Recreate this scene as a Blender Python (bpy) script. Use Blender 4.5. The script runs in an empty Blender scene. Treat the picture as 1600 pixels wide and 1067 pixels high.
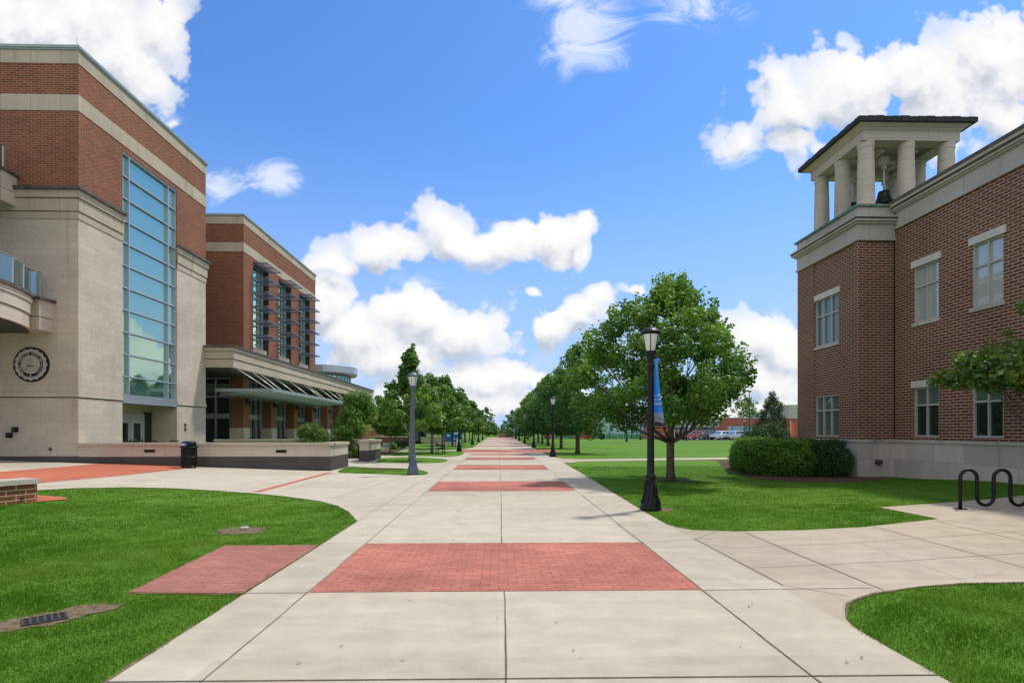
import bpy, bmesh, math, random
import numpy as np
from mathutils import Vector, Matrix
random.seed(7)
rng = np.random.default_rng(11)
sc = bpy.context.scene
col = sc.collection
R = math.radians

# ------------------------------------------------------------------ camera geometry (metres; walkway runs along +Y)
F, YH, CH, YAW = 889.0, 673.0, 1.7, R(1.32)
cY, sY = math.cos(YAW), math.sin(YAW)

def sstep(t):
    t = min(1.0, max(0.0, t))
    return t * t * (3 - 2 * t)

def hf(x, y):
    z = 0.034 * min(16.0, max(0.0, -7.0 - x)) * sstep((y - 10.0) / 9.0)
    z += 0.2 * sstep((x - 10.6) / 3.5) * sstep((y - 12.2) / 3.0) * sstep((20.5 - y) / 4.5)
    return z

def ray(px, py):
    x = (px - 800) / F
    return (x * cY + sY, cY - x * sY, -(py - YH) / F)

def G(px, py):
    """ground point seen at a pixel of the photograph"""
    d = ray(px, py)
    z = 0.0
    for _ in range(12):
        t = (z - CH) / d[2]
        x, y = d[0] * t, d[1] * t
        z = hf(x, y)
    return (x, y)

# ------------------------------------------------------------------ node helpers
def node(nt, kind, ins=None, **props):
    n = nt.nodes.new(kind)
    for k, v in props.items():
        setattr(n, k, v)
    for k, v in (ins or {}).items():
        s = n.inputs[k]
        if isinstance(v, bpy.types.NodeSocket):
            nt.links.new(v, s)
        else:
            s.default_value = v
    return n

def rgba(c):
    return (c[0], c[1], c[2], 1.0)

def newmat(name):
    m = bpy.data.materials.new(name)
    m.use_nodes = True
    nt = m.node_tree
    nt.nodes.clear()
    out = nt.nodes.new('ShaderNodeOutputMaterial')
    return m, nt, out

def math_(nt, op, a, b=0.0, c=None, clamp=False):
    ins = {0: a, 1: b}
    if c is not None:
        ins[2] = c
    return node(nt, 'ShaderNodeMath', ins, operation=op, use_clamp=clamp).outputs[0]

def mixc(nt, fac, a, b, mode='MIX'):
    n = node(nt, 'ShaderNodeMix', data_type='RGBA', blend_type=mode)
    for s, v in ((n.inputs[0], fac), (n.inputs[6], a), (n.inputs[7], b)):
        if isinstance(v, bpy.types.NodeSocket):
            nt.links.new(v, s)
        elif isinstance(v, (tuple, list)):
            s.default_value = rgba(v)
        else:
            s.default_value = v
    return n.outputs[2]

def noise(nt, vec, scale, detail=4.0, rough=0.55, dist=0.0, dim='3D'):
    return node(nt, 'ShaderNodeTexNoise', noise_dimensions=dim, ins={'Vector': vec, 'Scale': scale, 'Detail': detail, 'Roughness': rough, 'Distortion': dist}).outputs[0]

def ramp(nt, fac, stops, interp='LINEAR'):
    n = node(nt, 'ShaderNodeValToRGB', {'Fac': fac})
    n.color_ramp.interpolation = interp
    e = n.color_ramp.elements
    while len(e) < len(stops):
        e.new(0.5)
    for el, (p, c) in zip(e, stops):
        el.position = p
        el.color = rgba(c) if len(c) == 3 else c
    return n.outputs[0]

def rng_map(nt, v, a, b, c=0.0, d=1.0, smooth=False):
    return node(nt, 'ShaderNodeMapRange', {0: v, 1: a, 2: b, 3: c, 4: d}, clamp=True,
                interpolation_type='SMOOTHSTEP' if smooth else 'LINEAR').outputs[0]

def wpos(nt):
    return node(nt, 'ShaderNodeNewGeometry').outputs['Position']

def principled(nt, out, color, rough=0.8, metal=0.0, spec=0.3, bump=None, strength=0.3, dist=0.01, **kw):
    p = nt.nodes.new('ShaderNodeBsdfPrincipled')
    for k, v in {'Base Color': rgba(color) if isinstance(color, tuple) else color, 'Roughness': rough, 'Metallic': metal, 'Specular IOR Level': spec, **kw}.items():
        if isinstance(v, bpy.types.NodeSocket):
            nt.links.new(v, p.inputs[k])
        else:
            p.inputs[k].default_value = v
    if bump is not None:
        b = node(nt, 'ShaderNodeBump', {'Height': bump, 'Strength': strength, 'Distance': dist})
        nt.links.new(b.outputs[0], p.inputs['Normal'])
    nt.links.new(p.outputs[0], out.inputs['Surface'])
    return p

def plain(name, c, rough=0.6, metal=0.0, var=0.12, scale=5.0, spec=0.4, bump=0.0):
    m, nt, out = newmat(name)
    n = noise(nt, wpos(nt), scale, 6)
    f = rng_map(nt, n, 0.3, 0.7, 1 - var, 1 + var)
    colr = mixc(nt, 1.0, c, f, 'MULTIPLY')
    r = rng_map(nt, n, 0.3, 0.7, max(0.03, rough - .08), min(1, rough + .08))
    principled(nt, out, colr, r, metal, spec, bump=n if bump else None, strength=bump)
    return m

def brick_mat(name, c1, c2, mortar, bw, bh, ms, weather=0.2, bump=0.5, offset=0.5, rough=0.85, third=None, smooth=0.1, grime=None, groove=False):
    m, nt, out = newmat(name)
    uv = node(nt, 'ShaderNodeUVMap', uv_map='UVMap').outputs[0]
    wob = noise(nt, uv, 3.0, 2)
    br = node(nt, 'ShaderNodeTexBrick', {'Vector': uv, 'Color1': rgba(c1), 'Color2': rgba(c2), 'Mortar': rgba(mortar), 'Scale': 1.0,
              'Mortar Size': ms, 'Mortar Smooth': smooth, 'Bias': 0.0, 'Brick Width': bw, 'Row Height': bh}, offset=offset)
    c = br.outputs['Color']
    if third:
        b2 = node(nt, 'ShaderNodeTexBrick', {'Vector': uv, 'Color1': (0, 0, 0, 1), 'Color2': (1, 1, 1, 1), 'Mortar': (0, 0, 0, 1), 'Scale': 1.0,
                  'Mortar Size': ms, 'Mortar Smooth': 0, 'Bias': -0.6, 'Brick Width': bw, 'Row Height': bh}, offset=offset)
        # a second random value per brick: shift the texture by whole bricks
        mp = node(nt, 'ShaderNodeVectorMath', {0: uv, 1: (bw * 40, bh * 62, 0)}, operation='ADD').outputs[0]
        nt.links.new(mp, b2.inputs['Vector'])
        k = math_(nt, 'MULTIPLY', rng_map(nt, b2.outputs['Color'], 0.45, 0.75), math_(nt, 'SUBTRACT', 1.0, br.outputs['Fac']))
        c = mixc(nt, k, c, third)
    big = noise(nt, wpos(nt), 0.35, 6, 0.65)
    f = rng_map(nt, big, 0.3, 0.7, 1 - weather, 1 + weather)
    c = mixc(nt, 1.0, c, f, 'MULTIPLY')
    fine = noise(nt, wpos(nt), 18, 4)
    c = mixc(nt, 1.0, c, rng_map(nt, fine, .25, .75, .88, 1.12), 'MULTIPLY')
    if grime:
        # rain streaks and soot: stretched noise down the face
        mp = node(nt, 'ShaderNodeMapping', {'Vector': wpos(nt), 'Scale': (2.2, 2.2, 0.16)}).outputs[0]
        s = rng_map(nt, noise(nt, mp, 1.0, 5, .7), .56, .8)
        c = mixc(nt, math_(nt, 'MULTIPLY', s, grime), c, (0.06, 0.058, 0.05))
    h = math_(nt, 'SUBTRACT', math_(nt, 'MULTIPLY', fine, 0.25), br.outputs['Fac'])
    principled(nt, out, c, rough, 0, 0.2, bump=h, strength=bump, dist=0.008)
    return m

M = {}
M['brick_left'] = brick_mat('orange_brick', (0.265, 0.082, 0.042), (0.175, 0.056, 0.032), (0.31, 0.22, 0.145), 0.3, 0.0915, 0.010, 0.14, third=(0.13, 0.052, 0.032))
M['brick_right'] = brick_mat('brown_brick', (0.185, 0.06, 0.04), (0.115, 0.040, 0.029), (0.385, 0.295, 0.21), 0.305, 0.098, 0.0145, 0.16, third=(0.085, 0.036, 0.03))
M['brick_planter'] = brick_mat('planter_brick', (0.27, 0.10, 0.045), (0.19, 0.07, 0.035), (0.5, 0.40, 0.27), 0.38, 0.118, 0.011, 0.15)
M['stone_left'] = brick_mat('cream_limestone', (0.56, 0.48, 0.385), (0.50, 0.425, 0.34), (0.42, 0.355, 0.28), 0.9, 0.3, 0.006, 0.12, bump=0.35, grime=0.35)
M['trim_left'] = brick_mat('limestone_trim', (0.49, 0.41, 0.305), (0.43, 0.365, 0.27), (0.30, 0.25, 0.19), 1.22, 3.0, 0.010, 0.14, bump=0.3, grime=0.55)
M['lintel'] = plain('pale_lintel_stone', (0.58, 0.55, 0.50), 0.85, 0, .1, 3)
M['stone_right'] = brick_mat('grey_limestone', (0.54, 0.485, 0.425), (0.40, 0.365, 0.325), (0.30, 0.27, 0.24), 1.25, 0.66, 0.008, 0.12, bump=0.3, grime=0.3)
M['trim_right'] = brick_mat('parapet_limestone', (0.47, 0.43, 0.375), (0.42, 0.385, 0.34), (0.27, 0.25, 0.22), 1.3, 4.0, 0.010, 0.15, bump=0.3, grime=0.8)
M['column'] = brick_mat('column_limestone', (0.52, 0.455, 0.375), (0.49, 0.43, 0.355), (0.33, 0.29, 0.24), 8, 0.74, 0.008, 0.14, bump=0.3, grime=0.6)
M['dark_stone'] = brick_mat('dark_granite', (0.085, 0.075, 0.072), (0.065, 0.06, 0.06), (0.12, 0.105, 0.09), 1.2, 0.32, 0.006, 0.25, bump=0.2, rough=0.6)
M['paver'] = brick_mat('pink_clay_paver', (0.49, 0.178, 0.128), (0.385, 0.138, 0.10), (0.20, 0.105, 0.08), 0.205, 0.103, 0.0048, 0.34, bump=0.8, third=(0.30, 0.115, 0.088), smooth=0.2)
M['paver_plaza'] = brick_mat('orange_clay_paver', (0.50, 0.155, 0.085), (0.43, 0.125, 0.07), (0.28, 0.10, 0.06), 0.205, 0.103, 0.003, 0.16, bump=0.4, third=(0.52, 0.2, 0.12))
M['paver_old'] = brick_mat('weathered_clay_paver', (0.36, 0.15, 0.115), (0.29, 0.115, 0.09), (0.15, 0.09, 0.065), 0.205, 0.103, 0.005, 0.3, bump=0.8, third=(0.22, 0.10, 0.08))
M['black_metal'] = plain('black_powder_coat', (0.007, 0.007, 0.008), 0.4, 0, 0.3, 8, 0.3)
M['lit_lamp_metal'] = plain('sunlit_lamp_metal', (0.085, 0.12, 0.155), 0.45, 0.2, 0.18, 5, 0.5)  # lamp paint lightened, sunlight put into the colour
M['frame'] = plain('silver_aluminium', (0.42, 0.45, 0.48), 0.35, 0.6, 0.06, 3)
M['frame_pale'] = plain('pale_window_frame', (0.43, 0.42, 0.385), 0.5, 0.0, 0.06, 3)
M['shade_metal'] = plain('sunshade_aluminium', (0.15, 0.165, 0.185), 0.4, 0.6, 0.1, 3)
M['coping'] = plain('green_grey_coping', (0.30, 0.36, 0.33), 0.45, 0.3, 0.1, 2)
M['dark_coping'] = plain('sooty_coping', (0.10, 0.09, 0.078), 0.85, 0, 0.5, 3, bump=.3)
M['copper'] = plain('verdigris_copper', (0.11, 0.2, 0.16), 0.6, 0.2, 0.5, 4)
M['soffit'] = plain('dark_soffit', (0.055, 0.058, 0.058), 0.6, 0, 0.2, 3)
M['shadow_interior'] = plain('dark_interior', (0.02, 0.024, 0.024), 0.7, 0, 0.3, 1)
M['roof_tile'] = plain('dark_slate_tile', (0.03, 0.03, 0.032), 0.8, 0, 0.45, 9, bump=.4)
M['bronze'] = plain('dark_bronze', (0.04, 0.05, 0.045), 0.4, 0.7, 0.3, 6)
M['white_metal'] = plain('white_paint', (0.6, 0.6, 0.58), 0.4, 0, 0.06, 3)
M['rod'] = plain('pale_steel_rod', (0.55, 0.53, 0.5), 0.4, 0.5, 0.05)
M['bark'] = plain('maple_bark', (0.115, 0.09, 0.07), 0.95, 0, 0.5, 14, 0.1, bump=.8)
M['bark_pale'] = plain('pale_bark', (0.26, 0.225, 0.18), 0.95, 0, 0.45, 12, 0.1, bump=.7)
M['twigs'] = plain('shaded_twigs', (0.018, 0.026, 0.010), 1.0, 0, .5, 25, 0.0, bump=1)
M['mulch'] = plain('bark_mulch', (0.10, 0.062, 0.042), 0.95, 0, 0.7, 22, 0.1, bump=1)
M['dirt'] = plain('dry_soil', (0.165, 0.12, 0.075), 0.95, 0, 0.5, 16, 0.1, bump=1)
M['iron'] = plain('cast_iron', (0.075, 0.07, 0.075), 0.65, 0.5, 0.4, 18)
M['joint'] = plain('pavement_joint', (0.11, 0.10, 0.08), 0.95, 0, 0.5, 9)
M['joint_faint'] = plain('pavement_score', (0.30, 0.27, 0.22), 0.95, 0, 0.3, 9)
M['far_brick'] = plain('salmon_brick', (0.36, 0.125, 0.075), 0.9, 0, 0.1, 1)
M['far_stone'] = plain('far_pale_stone', (0.42, 0.41, 0.37), 0.9, 0, 0.06, 1)
M['rubber'] = plain('tyre_rubber', (0.015, 0.015, 0.016), 0.8)
M['rim'] = plain('alloy_rim', (0.5, 0.5, 0.52), 0.3, 0.8)
M['asphalt'] = plain('asphalt', (0.06, 0.06, 0.06), 0.9, 0, 0.3, 4)
M['sign_blue'] = plain('blue_sign', (0.03, 0.15, 0.45), 0.5, 0, 0.3, 2)
M['sign_white'] = plain('white_sign', (0.75, 0.76, 0.78), 0.5, 0, 0.04, 2)
M['orange'] = plain('orange_banner', (0.65, 0.13, 0.03), 0.6, 0, 0.1, 2)
M['bin_blue'] = plain('blue_bin_label', (0.03, 0.12, 0.35), 0.4)

def concrete(name, base, warm):
    m, nt, out = newmat(name)
    w = wpos(nt)
    a = noise(nt, w, 0.22, 5, .6)
    b = noise(nt, w, 2.1, 6, .65, .6)
    mp = node(nt, 'ShaderNodeMapping', {'Vector': w, 'Scale': (0.5, 3.2, 1)}).outputs[0]
    d = noise(nt, mp, 1.3, 5, .65)
    s = noise(nt, w, 160, 2, .7)
    c = mixc(nt, rng_map(nt, a, .35, .65), base, warm)
    c = mixc(nt, 1.0, c, rng_map(nt, b, .3, .72, .86, 1.09), 'MULTIPLY')
    c = mixc(nt, 1.0, c, rng_map(nt, d, .3, .7, .9, 1.07), 'MULTIPLY')
    c = mixc(nt, 1.0, c, rng_map(nt, s, .25, .75, .86, 1.14), 'MULTIPLY')
    pan = node(nt, 'ShaderNodeTexBrick', {'Vector': w, 'Color1': (0, 0, 0, 1), 'Color2': (1, 1, 1, 1), 'Mortar': (.5, .5, .5, 1), 'Scale': 1.0, 'Mortar Size': 0.0, 'Brick Width': 2.1, 'Row Height': 2.12}, offset=0.0).outputs['Color']
    c = mixc(nt, 1.0, c, rng_map(nt, pan, 0, 1, .90, 1.06), 'MULTIPLY')
    ww = node(nt, 'ShaderNodeTexNoise', {'Vector': w, 'Scale': 1.1, 'Detail': 6.0, 'Roughness': .65}).outputs['Color']
    cw = node(nt, 'ShaderNodeVectorMath', {0: ww, 1: (1.1, 1.1, 0), 2: w}, operation='MULTIPLY_ADD').outputs[0]
    ck = node(nt, 'ShaderNodeTexVoronoi', {'Vector': cw, 'Scale': .23}, feature='DISTANCE_TO_EDGE').outputs['Distance']
    ck = math_(nt, 'MULTIPLY', rng_map(nt, ck, .0008, .0022, 1, 0), rng_map(nt, noise(nt, w, .3, 3), .5, .58))
    c = mixc(nt, math_(nt, 'MULTIPLY', ck, .65), c, (0.12, .10, .075))
    st = rng_map(nt, noise(nt, w, 0.8, 7, .75, 1.5), .56, .8)
    c = mixc(nt, math_(nt, 'MULTIPLY', st, .22), c, (0.22, .2, .165))
    vo = node(nt, 'ShaderNodeTexVoronoi', {'Vector': w, 'Scale': 2.2, 'Randomness': 1.0}).outputs['Distance']
    sp = rng_map(nt, vo, .02, .05, .6, 0)
    c = mixc(nt, sp, c, (0.07, .055, .04))
    principled(nt, out, c, .88, 0, .2, bump=math_(nt, 'ADD', s, math_(nt, 'MULTIPLY', b, .6)), strength=.25, dist=.004)
    return m
M['concrete'] = concrete('walkway_concrete', (0.50, 0.448, 0.35), (0.465, 0.41, 0.315))
M['concrete_grey'] = concrete('side_path_concrete', (0.455, 0.39, 0.305), (0.43, 0.355, 0.26))

def lawn_mat():
    m, nt, out = newmat('mown_grass')
    w = wpos(nt)
    a = noise(nt, w, 0.18, 5, .6)
    b = noise(nt, w, 1.6, 5, .65)
    mp = node(nt, 'ShaderNodeMapping', {'Vector': w, 'Scale': (1, 1, 1)}).outputs[0]
    c1 = noise(nt, mp, 26, 5, .8)
    f = noise(nt, w, 120, 3, .8)
    c = ramp(nt, b, [(.25, (0.058, 0.148, 0.013)), (.5, (0.088, 0.202, 0.019)), (.75, (0.135, 0.242, 0.03))])
    c = mixc(nt, rng_map(nt, a, .42, .68, 0, .55), c, (0.165, 0.275, 0.036))
    dry = rng_map(nt, noise(nt, w, .55, 6, .7), .63, .78, 0, .5)
    c = mixc(nt, dry, c, (0.2, 0.19, 0.06))
    c = mixc(nt, 1.0, c, rng_map(nt, c1, .25, .75, .55, 1.4), 'MULTIPLY')
    c = mixc(nt, 1.0, c, rng_map(nt, f, .25, .75, .6, 1.4), 'MULTIPLY')
    h = math_(nt, 'ADD', math_(nt, 'MULTIPLY', f, .6), c1)
    principled(nt, out, c, .9, 0, .1, bump=h, strength=.6, dist=.03)
    return m
M['lawn'] = lawn_mat()

def leaf_mat(name, stops, trans=0.35, gloss=.12):
    m, nt, out = newmat(name)
    at = node(nt, 'ShaderNodeAttribute', attribute_name='rnd').outputs['Fac']
    c = ramp(nt, at, stops)
    d = node(nt, 'ShaderNodeBsdfDiffuse', {'Color': c})
    tc = mixc(nt, 1.0, c, (1.25, 1.25, .5), 'MULTIPLY')
    t = node(nt, 'ShaderNodeBsdfTranslucent', {'Color': tc})
    mx = node(nt, 'ShaderNodeMixShader', {0: trans, 1: d.outputs[0], 2: t.outputs[0]})
    g = node(nt, 'ShaderNodeBsdfGlossy', {'Color': (.8, .85, .8, 1), 'Roughness': .45})
    fr = node(nt, 'ShaderNodeFresnel', {'IOR': 1.4})
    m2 = node(nt, 'ShaderNodeMixShader', {0: math_(nt, 'MINIMUM', math_(nt, 'MULTIPLY', fr.outputs[0], gloss * 2), gloss * .5), 1: mx.outputs[0], 2: g.outputs[0]})
    nt.links.new(m2.outputs[0], out.inputs['Surface'])
    return m
M['leaf'] = leaf_mat('maple_leaf', [(0, (0.05, 0.14, 0.028)), (.5, (0.115, 0.245, 0.042)), (.85, (0.20, 0.34, 0.06)), (1, (0.30, 0.40, 0.08))], .48)
M['leaf_blue'] = leaf_mat('cool_green_leaf', [(0, (0.042, 0.125, 0.045)), (.55, (0.09, 0.215, 0.058)), (1, (0.19, 0.32, 0.075))], .48)
M['leaf_hedge'] = leaf_mat('hedge_leaf', [(0, (0.03, 0.09, 0.014)), (.5, (0.075, 0.19, 0.02)), (1, (0.16, 0.30, 0.035))], .3)
M['leaf_holly'] = leaf_mat('glossy_hedge_leaf', [(0, (0.018, 0.055, 0.016)), (.6, (0.036, 0.10, 0.024)), (1, (0.085, 0.16, 0.04))], .2, .08)
M['leaf_dark'] = leaf_mat('evergreen_leaf', [(0, (0.02, 0.05, 0.03)), (.6, (0.035, 0.08, 0.042)), (1, (0.07, 0.12, 0.06))], .2, .05)
M['leaf_bright'] = leaf_mat('bright_shrub_leaf', [(0, (0.06, 0.13, 0.025)), (.5, (0.14, 0.25, 0.045)), (1, (0.28, 0.36, 0.08))], .35)
M['leaf_redbud'] = leaf_mat('redbud_leaf', [(0, (0.05, 0.115, 0.03)), (.5, (0.115, 0.21, 0.045)), (.9, (0.20, 0.30, 0.065)), (1, (0.28, .2, .08))], .45)
M['blade'] = leaf_mat('grass_blade', [(0, (0.046, 0.13, 0.010)), (.5, (0.088, 0.215, 0.017)), (.85, (0.165, 0.28, 0.033)), (1, (0.33, 0.29, 0.10))], .4, .03)

def glass_mat(name, tint, dark, refl, rough=0.02):
    m, nt, out = newmat(name)
    w = wpos(nt)
    n = noise(nt, w, 0.9, 2)
    bp = node(nt, 'ShaderNodeBump', {'Height': n, 'Strength': .03, 'Distance': .05})
    g = node(nt, 'ShaderNodeBsdfGlossy', {'Color': rgba(tint), 'Roughness': rough, 'Normal': bp.outputs[0]})
    d = node(nt, 'ShaderNodeBsdfDiffuse', {'Color': rgba(dark)})
    fr = node(nt, 'ShaderNodeFresnel', {'IOR': 1.5})
    f = math_(nt, 'ADD', math_(nt, 'MULTIPLY', fr.outputs[0], 1 - refl), refl, clamp=True)
    mx = node(nt, 'ShaderNodeMixShader', {0: f, 1: d.outputs[0], 2: g.outputs[0]})
    nt.links.new(mx.outputs[0], out.inputs['Surface'])
    return m
M['teal_glass'] = glass_mat('teal_reflective_glass', (0.60, 0.80, 0.66), (0.08, 0.17, 0.17), 0.56)
M['green_glass'] = glass_mat('green_tinted_glass', (0.5, 0.75, 0.68), (0.035, 0.16, 0.13), 0.3)
M['dark_glass'] = glass_mat('dark_clear_glass', (0.8, 0.86, 0.84), (0.014, 0.02, 0.02), 0.05)
M['shade_glass'] = glass_mat('glass_over_blind', (0.8, 0.86, 0.88), (0.40, 0.43, 0.42), 0.16)
M['grey_glass'] = glass_mat('dim_glass', (0.7, 0.78, 0.76), (0.10, 0.135, 0.12), 0.10)
def rail_glass():
    m, nt, out = newmat('railing_glass')
    g = node(nt, 'ShaderNodeBsdfGlossy', {'Color': (.85, .95, .95, 1), 'Roughness': .02})
    t = node(nt, 'ShaderNodeBsdfTransparent', {'Color': (.72, .84, .82, 1)})
    fr = node(nt, 'ShaderNodeFresnel', {'IOR': 1.6})
    mx = node(nt, 'ShaderNodeMixShader', {0: math_(nt, 'ADD', fr.outputs[0], .12, clamp=True), 1: t.outputs[0], 2: g.outputs[0]})
    nt.links.new(mx.outputs[0], out.inputs['Surface'])
    return m
M['rail_glass'] = rail_glass()
def canopy_glass():
    m, nt, out = newmat('frosted_canopy_glass')
    d = node(nt, 'ShaderNodeBsdfDiffuse', {'Color': (.50, .60, .55, 1)})
    t = node(nt, 'ShaderNodeBsdfTranslucent', {'Color': (.80, .90, .85, 1)})
    g = node(nt, 'ShaderNodeBsdfGlossy', {'Color': (.8, .9, .86, 1), 'Roughness': .15})
    m1 = node(nt, 'ShaderNodeMixShader', {0: .5, 1: d.outputs[0], 2: t.outputs[0]})
    m2 = node(nt, 'ShaderNodeMixShader', {0: .15, 1: m1.outputs[0], 2: g.outputs[0]})
    nt.links.new(m2.outputs[0], out.inputs['Surface'])
    return m
M['canopy_glass'] = canopy_glass()
M['lantern'] = plain('frosted_lantern', (0.72, 0.73, 0.72), 0.25, 0, 0.05, 6)
def paint(name, c):
    m, nt, out = newmat(name)
    n = noise(nt, wpos(nt), 3, 3)
    principled(nt, out, mixc(nt, 1.0, c, rng_map(nt, n, .3, .7, .9, 1.1), 'MULTIPLY'), .3, .1, .5, **{'Coat Weight': .6})
    return m
for k, c in dict(red=(0.32, 0.03, 0.025), charcoal=(0.07, 0.08, 0.10), navy=(0.03, 0.04, 0.07), white=(0.72, 0.73, 0.74), silver=(0.48, 0.50, 0.53)).items():
    M['paint_' + k] = paint(k + '_car_paint', c)
def banner_mat():
    m, nt, out = newmat('blue_banner_cloth')
    z = node(nt, 'ShaderNodeSeparateXYZ', {0: wpos(nt)}).outputs[2]
    n = noise(nt, wpos(nt), 7, 3)
    c = ramp(nt, rng_map(nt, z, 1.77, 3.25), [(0, (.02, .025, .03)), (.09, (.03, .04, .05)), (.11, (.16, .2, .25)), (.2, (.22, .27, .34)), (.22, (.02, .19, .72)), (.6, (.03, .24, .80)), (1, (.12, .33, .75))])
    c = mixc(nt, 1.0, c, rng_map(nt, n, .3, .7, .8, 1.15), 'MULTIPLY')
    principled(nt, out, c, .6, 0, .3)
    return m
M['banner'] = banner_mat()

# ------------------------------------------------------------------ mesh helpers
def V(*a):
    return Vector(a)

class MB:
    def __init__(s):
        s.v, s.f, s.m, s.sm = [], [], [], []
    def add(s, verts, faces, mat=0, smooth=False):
        o = len(s.v)
        s.v += [tuple(p) for p in verts]
        for f in faces:
            s.f.append(tuple(o + i for i in f)); s.m.append(mat); s.sm.append(smooth)
        return s
    def quad(s, a, b, c, d, mat=0):
        return s.add([a, b, c, d], [(0, 1, 2, 3)], mat)
    def box(s, x0, x1, y0, y1, z0, z1, mat=0):
        p = [(x, y, z) for z in (z0, z1) for y in (y0, y1) for x in (x0, x1)]
        return s.add(p, [(0, 2, 3, 1), (4, 5, 7, 6), (0, 1, 5, 4), (2, 6, 7, 3), (0, 4, 6, 2), (1, 3, 7, 5)], mat)
    def cbox(s, c, size, rz=0.0, mat=0, taper=1.0):
        cx, cy, cz = c; a, b, h = size
        ca, sa = math.cos(rz), math.sin(rz)
        p = []
        for z, k in ((cz, 1.0), (cz + h, taper)):
            for y in (-b / 2, b / 2):
                for x in (-a / 2, a / 2):
                    X, Y = x * k, y * k
                    p.append((cx + X * ca - Y * sa, cy + X * sa + Y * ca, z))
        return s.add(p, [(0, 2, 3, 1), (4, 5, 7, 6), (0, 1, 5, 4), (2, 6, 7, 3), (0, 4, 6, 2), (1, 3, 7, 5)], mat)
    def prism(s, poly, z0, z1, mat=0, smooth=False):
        n = len(poly)
        p = [(x, y, z0) for x, y in poly] + [(x, y, z1) for x, y in poly]
        s.add(p, [tuple(range(n - 1, -1, -1)), tuple(range(n, 2 * n))], mat)
        o = len(s.v) - 2 * n
        for i in range(n):
            j = (i + 1) % n
            s.f.append((o + i, o + j, o + n + j, o + n + i)); s.m.append(mat); s.sm.append(smooth)
        return s
    def tube(s, pts, rad, n=8, mat=0, caps=True, smooth=True):
        pts = [Vector(p) for p in pts]
        if not isinstance(rad, (list, tuple)):
            rad = [rad] * len(pts)
        o = len(s.v)
        up = None
        for i, p in enumerate(pts):
            t = (pts[min(i + 1, len(pts) - 1)] - pts[max(i - 1, 0)]).normalized()
            if up is None:
                up = Vector((1, 0, 0)) if abs(t.x) < .8 else Vector((0, 1, 0))
            a = t.cross(up).normalized(); b = t.cross(a).normalized()
            up = b.cross(t) if False else up
            for k in range(n):
                th = 2 * math.pi * k / n
                s.v.append(tuple(p + (a * math.cos(th) + b * math.sin(th)) * rad[i]))
        for i in range(len(pts) - 1):
            for k in range(n):
                k2 = (k + 1) % n
                s.f.append((o + i * n + k, o + i * n + k2, o + (i + 1) * n + k2, o + (i + 1) * n + k)); s.m.append(mat); s.sm.append(smooth)
        if caps:
            s.f.append(tuple(o + k for k in range(n - 1, -1, -1))); s.m.append(mat); s.sm.append(False)
            e = o + (len(pts) - 1) * n
            s.f.append(tuple(e + k for k in range(n))); s.m.append(mat); s.sm.append(False)
        return s
    def lathe(s, prof, c=(0, 0, 0), n=16, mat=0, smooth=True, caps=True, rot=0.0):
        o = len(s.v)
        for r, z in prof:
            for k in range(n):
                th = 2 * math.pi * k / n + rot
                s.v.append((c[0] + r * math.cos(th), c[1] + r * math.sin(th), c[2] + z))
        for i in range(len(prof) - 1):
            for k in range(n):
                k2 = (k + 1) % n
                s.f.append((o + i * n + k, o + i * n + k2, o + (i + 1) * n + k2, o + (i + 1) * n + k)); s.m.append(mat); s.sm.append(smooth)
        if caps:
            s.f.append(tuple(o + k for k in range(n - 1, -1, -1))); s.m.append(mat); s.sm.append(False)
            e = o + (len(prof) - 1) * n
            s.f.append(tuple(e + k for k in range(n))); s.m.append(mat); s.sm.append(False)
        return s
    def beam(s, p0, p1, w, h, mat=0):
        p0, p1 = Vector(p0), Vector(p1)
        t = (p1 - p0).normalized()
        up = Vector((0, 0, 1)) if abs(t.z) < .9 else Vector((0, 1, 0))
        a = t.cross(up).normalized() * (w / 2); b = a.cross(t).normalized() * (h / 2)
        q = [p + i * a + j * b for p in (p0, p1) for i, j in ((-1, -1), (1, -1), (1, 1), (-1, 1))]
        return s.add(q, [(3, 2, 1, 0), (4, 5, 6, 7), (0, 1, 5, 4), (1, 2, 6, 5), (2, 3, 7, 6), (3, 0, 4, 7)], mat)
    def wall(s, o, u, n, w, h, holes=(), depth=0.3, mat=0, rmat=None):
        """rectangular face with openings and their reveals; o bottom corner, u along, n outward"""
        o, u, n = Vector(o), Vector(u), Vector(n)
        z = Vector((0, 0, 1))
        us = sorted({0.0, w, *[q for a in holes for q in a[:2] if 0 < q < w]})
        vs = sorted({0.0, h, *[q for a in holes for q in a[2:4] if 0 < q < h]})
        for i in range(len(us) - 1):
            for j in range(len(vs) - 1):
                cu, cv = (us[i] + us[i + 1]) / 2, (vs[j] + vs[j + 1]) / 2
                if any(a[0] < cu < a[1] and a[2] < cv < a[3] for a in holes):
                    continue
                s.quad(o + u * us[i] + z * vs[j], o + u * us[i + 1] + z * vs[j], o + u * us[i + 1] + z * vs[j + 1], o + u * us[i] + z * vs[j + 1], mat)
        rm = mat if rmat is None else rmat
        for a in holes:
            d = -n * (a[4] if len(a) > 4 else depth)
            c = [o + u * a[0] + z * a[2], o + u * a[1] + z * a[2], o + u * a[1] + z * a[3], o + u * a[0] + z * a[3]]
            for k in range(4):
                if (k == 0 and a[2] <= 0) or (k == 2 and a[3] >= h):
                    continue
                s.quad(c[k], c[(k + 1) % 4], c[(k + 1) % 4] + d, c[k] + d, rm)
        return s
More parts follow.
